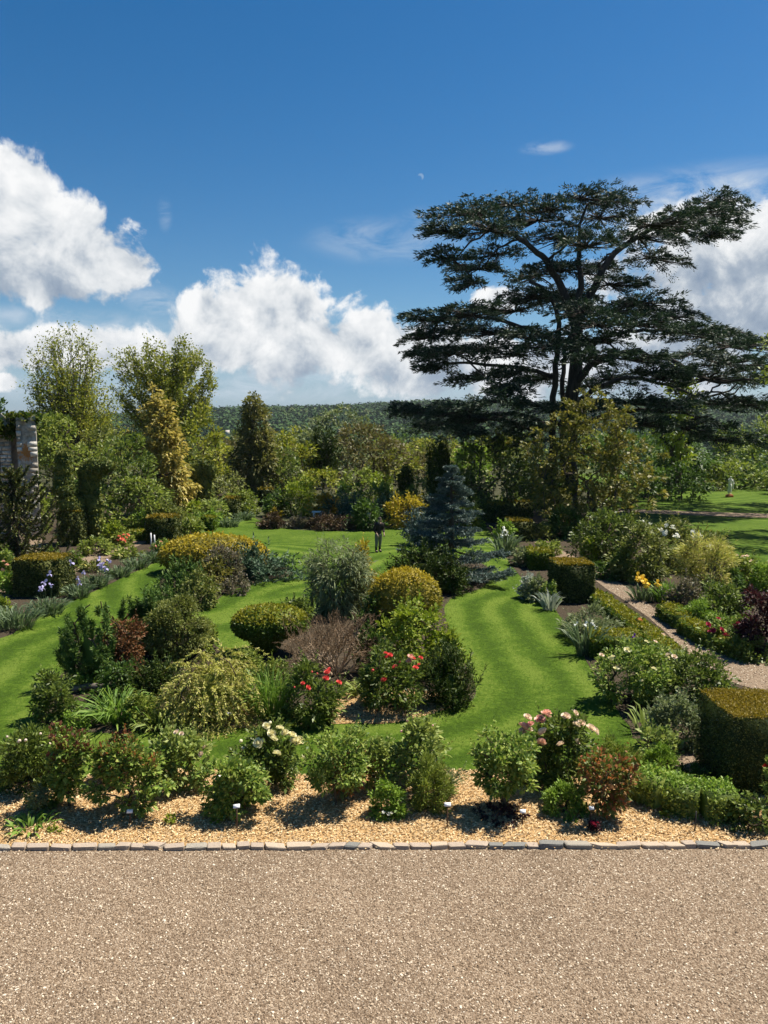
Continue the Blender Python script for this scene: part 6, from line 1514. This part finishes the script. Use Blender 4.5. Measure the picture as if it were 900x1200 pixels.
p = g(814, 975); root = thing('plant_stake', 'bare dark metal stake in front of the santolina hedge', 'stake', (p[0], p[1], 0))
G = Geo(); tube(G, [(0, 0, 0), (.01, 0, .34)], .012, 6); link('stake', G.mesh('stake', metal), root)
p = g(337, 972); root = thing('plant_support', 'thin wire plant support ring with a central spike on open wood chips', 'plant support', (p[0], p[1], 0))
G = Geo(); tube(G, [(0, 0, 0), (0, 0, .42)], .009, 6); ball_geo(G, (0, 0, .06), (.02, .02, .06), 8, 6); link('spike', G.mesh('spike', metal), root)
a = np.linspace(0, 1.5 * PI, 22); G = Geo(); tube(G, np.stack([.17 * np.cos(a), .17 * np.sin(a), .22 + .08 * np.sin(a)], 1), .0045, 5)
tube(G, [(-.32, -.1, 0), (-.28, -.08, .14), (-.2, -.04, .27), (0, 0, .36)], .0045, 5); link('wire_ring', G.mesh('wire_ring', metal), root)

# ------------------------------------------------------------------ ruined stone wall at the left edge
def ruin():
    y = 45.0; x1 = at(44, 540, y)[0]; x0 = x1 - 5.2; ztop = at(30, 487, y)[2]
    root = thing('ruined_wall', 'ruined stone wall with ivy on top and an orange lichen patch at the left edge', 'wall', (x1, y, 0), .40)
    stone = islandmat('rubble_stone', [(0, (.22, .195, .16)), (.35, (.34, .31, .265)), (.7, (.44, .41, .36)), (1, (.54, .51, .46))], .9, .15, .25, 12)
    mortar = plainmat('mortar', (.34, .31, .26), .95, .25, 6, .03, .1)
    rng = np.random.default_rng(88)
    m, n, out = newmat('lichened_render')
    co = obco(n); nz = n.noise(co, 3.2, 6, .7)
    ctr = at(33, 529, y); d = n.v('DISTANCE', co, (ctr[0] - x1, -.55, ctr[2]), out=1)
    f = n.rng(n.m('MULTIPLY_ADD', n.m('SUBTRACT', n.noise(co, 6, 6, .75), .5), 2.2, d), .60, .30, 0, .85)
    base = n.ramp(nz, [(.3, (.14, .125, .10)), (.5, (.34, .31, .265)), (.7, (.50, .47, .42))])
    n.l.new(pbsdf(n, n.mix(f, base, (.40, .15, .02)), .9, .15, bump(n, nz, 1, .1)).outputs[0], out.inputs[0])
    def block(name, xa, xb, ya, yb, zt, mat, jag):
        bm = bmesh.new(); nx, nz_ = max(2, int((xb - xa) / .22)), max(2, int(zt / .25))
        r = bmesh.ops.create_grid(bm, x_segments=nx, y_segments=nz_, size=.5)
        for v in bm.verts:
            u, w_ = v.co.x + .5, v.co.y + .5; v.co = Vector((xa + (xb - xa) * u, ya + rng.normal() * .03, zt * w_ + (jag * (math.sin(u * 9) * .5 + rng.normal() * .4) if w_ > .99 else 0) + rng.normal() * .02))
        ex = bmesh.ops.extrude_face_region(bm, geom=list(bm.faces))
        for v in [e for e in ex['geom'] if isinstance(e, bmesh.types.BMVert)]: v.co.y = yb + rng.normal() * .02
        bmesh.ops.recalc_face_normals(bm, faces=list(bm.faces))
        me = bpy.data.meshes.new(name); bm.to_mesh(me); bm.free(); me.materials.append(mat); return link(name, me, root)
    block('wall', -5.2, -1.35, 0, 1.1, ztop * .99, mortar, .25)
    block('buttress', -1.02, 0, -.5, 1.05, ztop * .97, m, .30)
    block('reveal', -1.36, -1.015, .55, 1.08, ztop * .9, mortar, .1)
    G = Geo(); z = .02                                        # coursed stones proud of the wall face
    while z < ztop * .93:
        hh = .17 + .10 * rng.random(); x = -5.15
        while x < -1.4:
            ln = .25 + .35 * rng.random(); a = min(x + ln, -1.38); j = rng.normal(size=(8, 3)) * .012
            V = np.array([(xx, yy, zz) for zz in (z, z + hh) for yy in (-.07, .05) for xx in (x, a)]) + j
            G.add(V, [(0, 2, 3, 1), (4, 5, 7, 6), (0, 1, 5, 4), (2, 6, 7, 3), (0, 4, 6, 2), (1, 3, 7, 5)]); x = a + .022
        z += hh + .022
    link('stones', G.mesh('stones', stone), root, None, 'stuff')
    G = Geo(); z = .05                                        # quoins up the buttress edges
    while z < ztop * .9:
        hh = .22 + .12 * rng.random(); ln = .3 + .25 * rng.random()
        for (xa, xb) in ((-1.03, -1.03 + ln * .6), (-ln, .012)):
            if rng.random() < .3: continue
            V = np.array([(xx, yy, zz) for zz in (z, z + hh) for yy in (-.56, -.30) for xx in (xa, xb)]) + rng.normal(size=(8, 3)) * .012
            G.add(V, [(0, 2, 3, 1), (4, 5, 7, 6), (0, 1, 5, 4), (2, 6, 7, 3), (0, 4, 6, 2), (1, 3, 7, 5)])
        z += hh + .03
    link('quoins', G.mesh('quoins', stone), root, None, 'stuff')
    iv = thing('ivy', 'ivy hanging over the top left of the ruined wall', 'climber', (x1, y, 0), .40); G = Geo(); C = []
    for _ in range(46): C.append((-4.9 + 3.9 * rng.random(), -.12 + .9 * rng.random(), ztop * (.92 + .10 * rng.random())))
    for _ in range(26): C.append((-1.9 + .55 * rng.normal(), -.12, ztop * (.84 + .1 * rng.random())))
    for _ in range(26): C.append((-.9 + .9 * rng.random(), -.4 + rng.random(), ztop * (.955 + .03 * rng.random())))
    for _ in range(12): C.append((-4.6 + 1.2 * rng.random(), -.15, ztop * (.72 + .2 * rng.random())))
    fill(G, rng, np.array(C), .26, 4200, .22, .15, 'leaf', np.array([-2.5, .8, ztop * .7]), {'upw': -.1})
    link('foliage', G.mesh('ivy_foliage', lm('ivy')), iv)
    G = Geo(); sk = skeleton([(-2.2, -.1, .0), (-2.1, -.12, ztop * .3), (-2.0, -.1, ztop * .6), (-2.0, -.1, ztop * .85)], [np.array(c) for c in C[::2]], rng); branches_geo(G, sk, .05, .01, 4)
    link('stems', G.mesh('ivy_stems', bark), iv)
ruin()

# far pale house on the wooded hillside
p = at(269, 505, 640); zz = float(terrain(p[0], 640)); zz = p[2] - 1.4
root_s = .5
root = thing('house', 'tiny pale-roofed house far off on the wooded hillside', 'house', (p[0], 632, zz), rz=.3)
G = Geo(); box_geo(G, -3, 3, -2.5, 2.5, -4, 2); link('wall', G.mesh('wall', plainmat('pale_wall', (.5, .47, .42), .9, .1, .4)), root)
G = Geo(); G.add([(-3.3, -2.8, 2.01), (3.3, -2.8, 2.01), (3.3, 2.8, 2.01), (-3.3, 2.8, 2.01), (-3.3, 0, 4.2), (3.3, 0, 4.2)], [(0, 1, 5, 4), (2, 3, 4, 5)], [(0, 4, 3), (1, 2, 5)])
root.scale = (root_s,) * 3; link('roof', G.mesh('roof', plainmat('pale_roof', (.42, .38, .35), .9, .1, .4)), root)
print('leaves geometry', sum(len(m_.polygons) for m_ in bpy.data.meshes))

# ------------------------------------------------------------------ the air: a thin even haze over the valley
G = Geo(); box_geo(G, -1720, 1720, -70, 1980, -40, 92)
m, n, out = newmat('valley_haze'); v = n.add('ShaderNodeVolumePrincipled')
v.inputs['Color'].default_value = (.80, .90, 1.0, 1); v.inputs['Density'].default_value = 0.00006; v.inputs['Anisotropy'].default_value = .2
n.l.new(v.outputs[0], out.inputs['Volume'])
link('haze', G.mesh('haze', m), None, None, 'stuff')
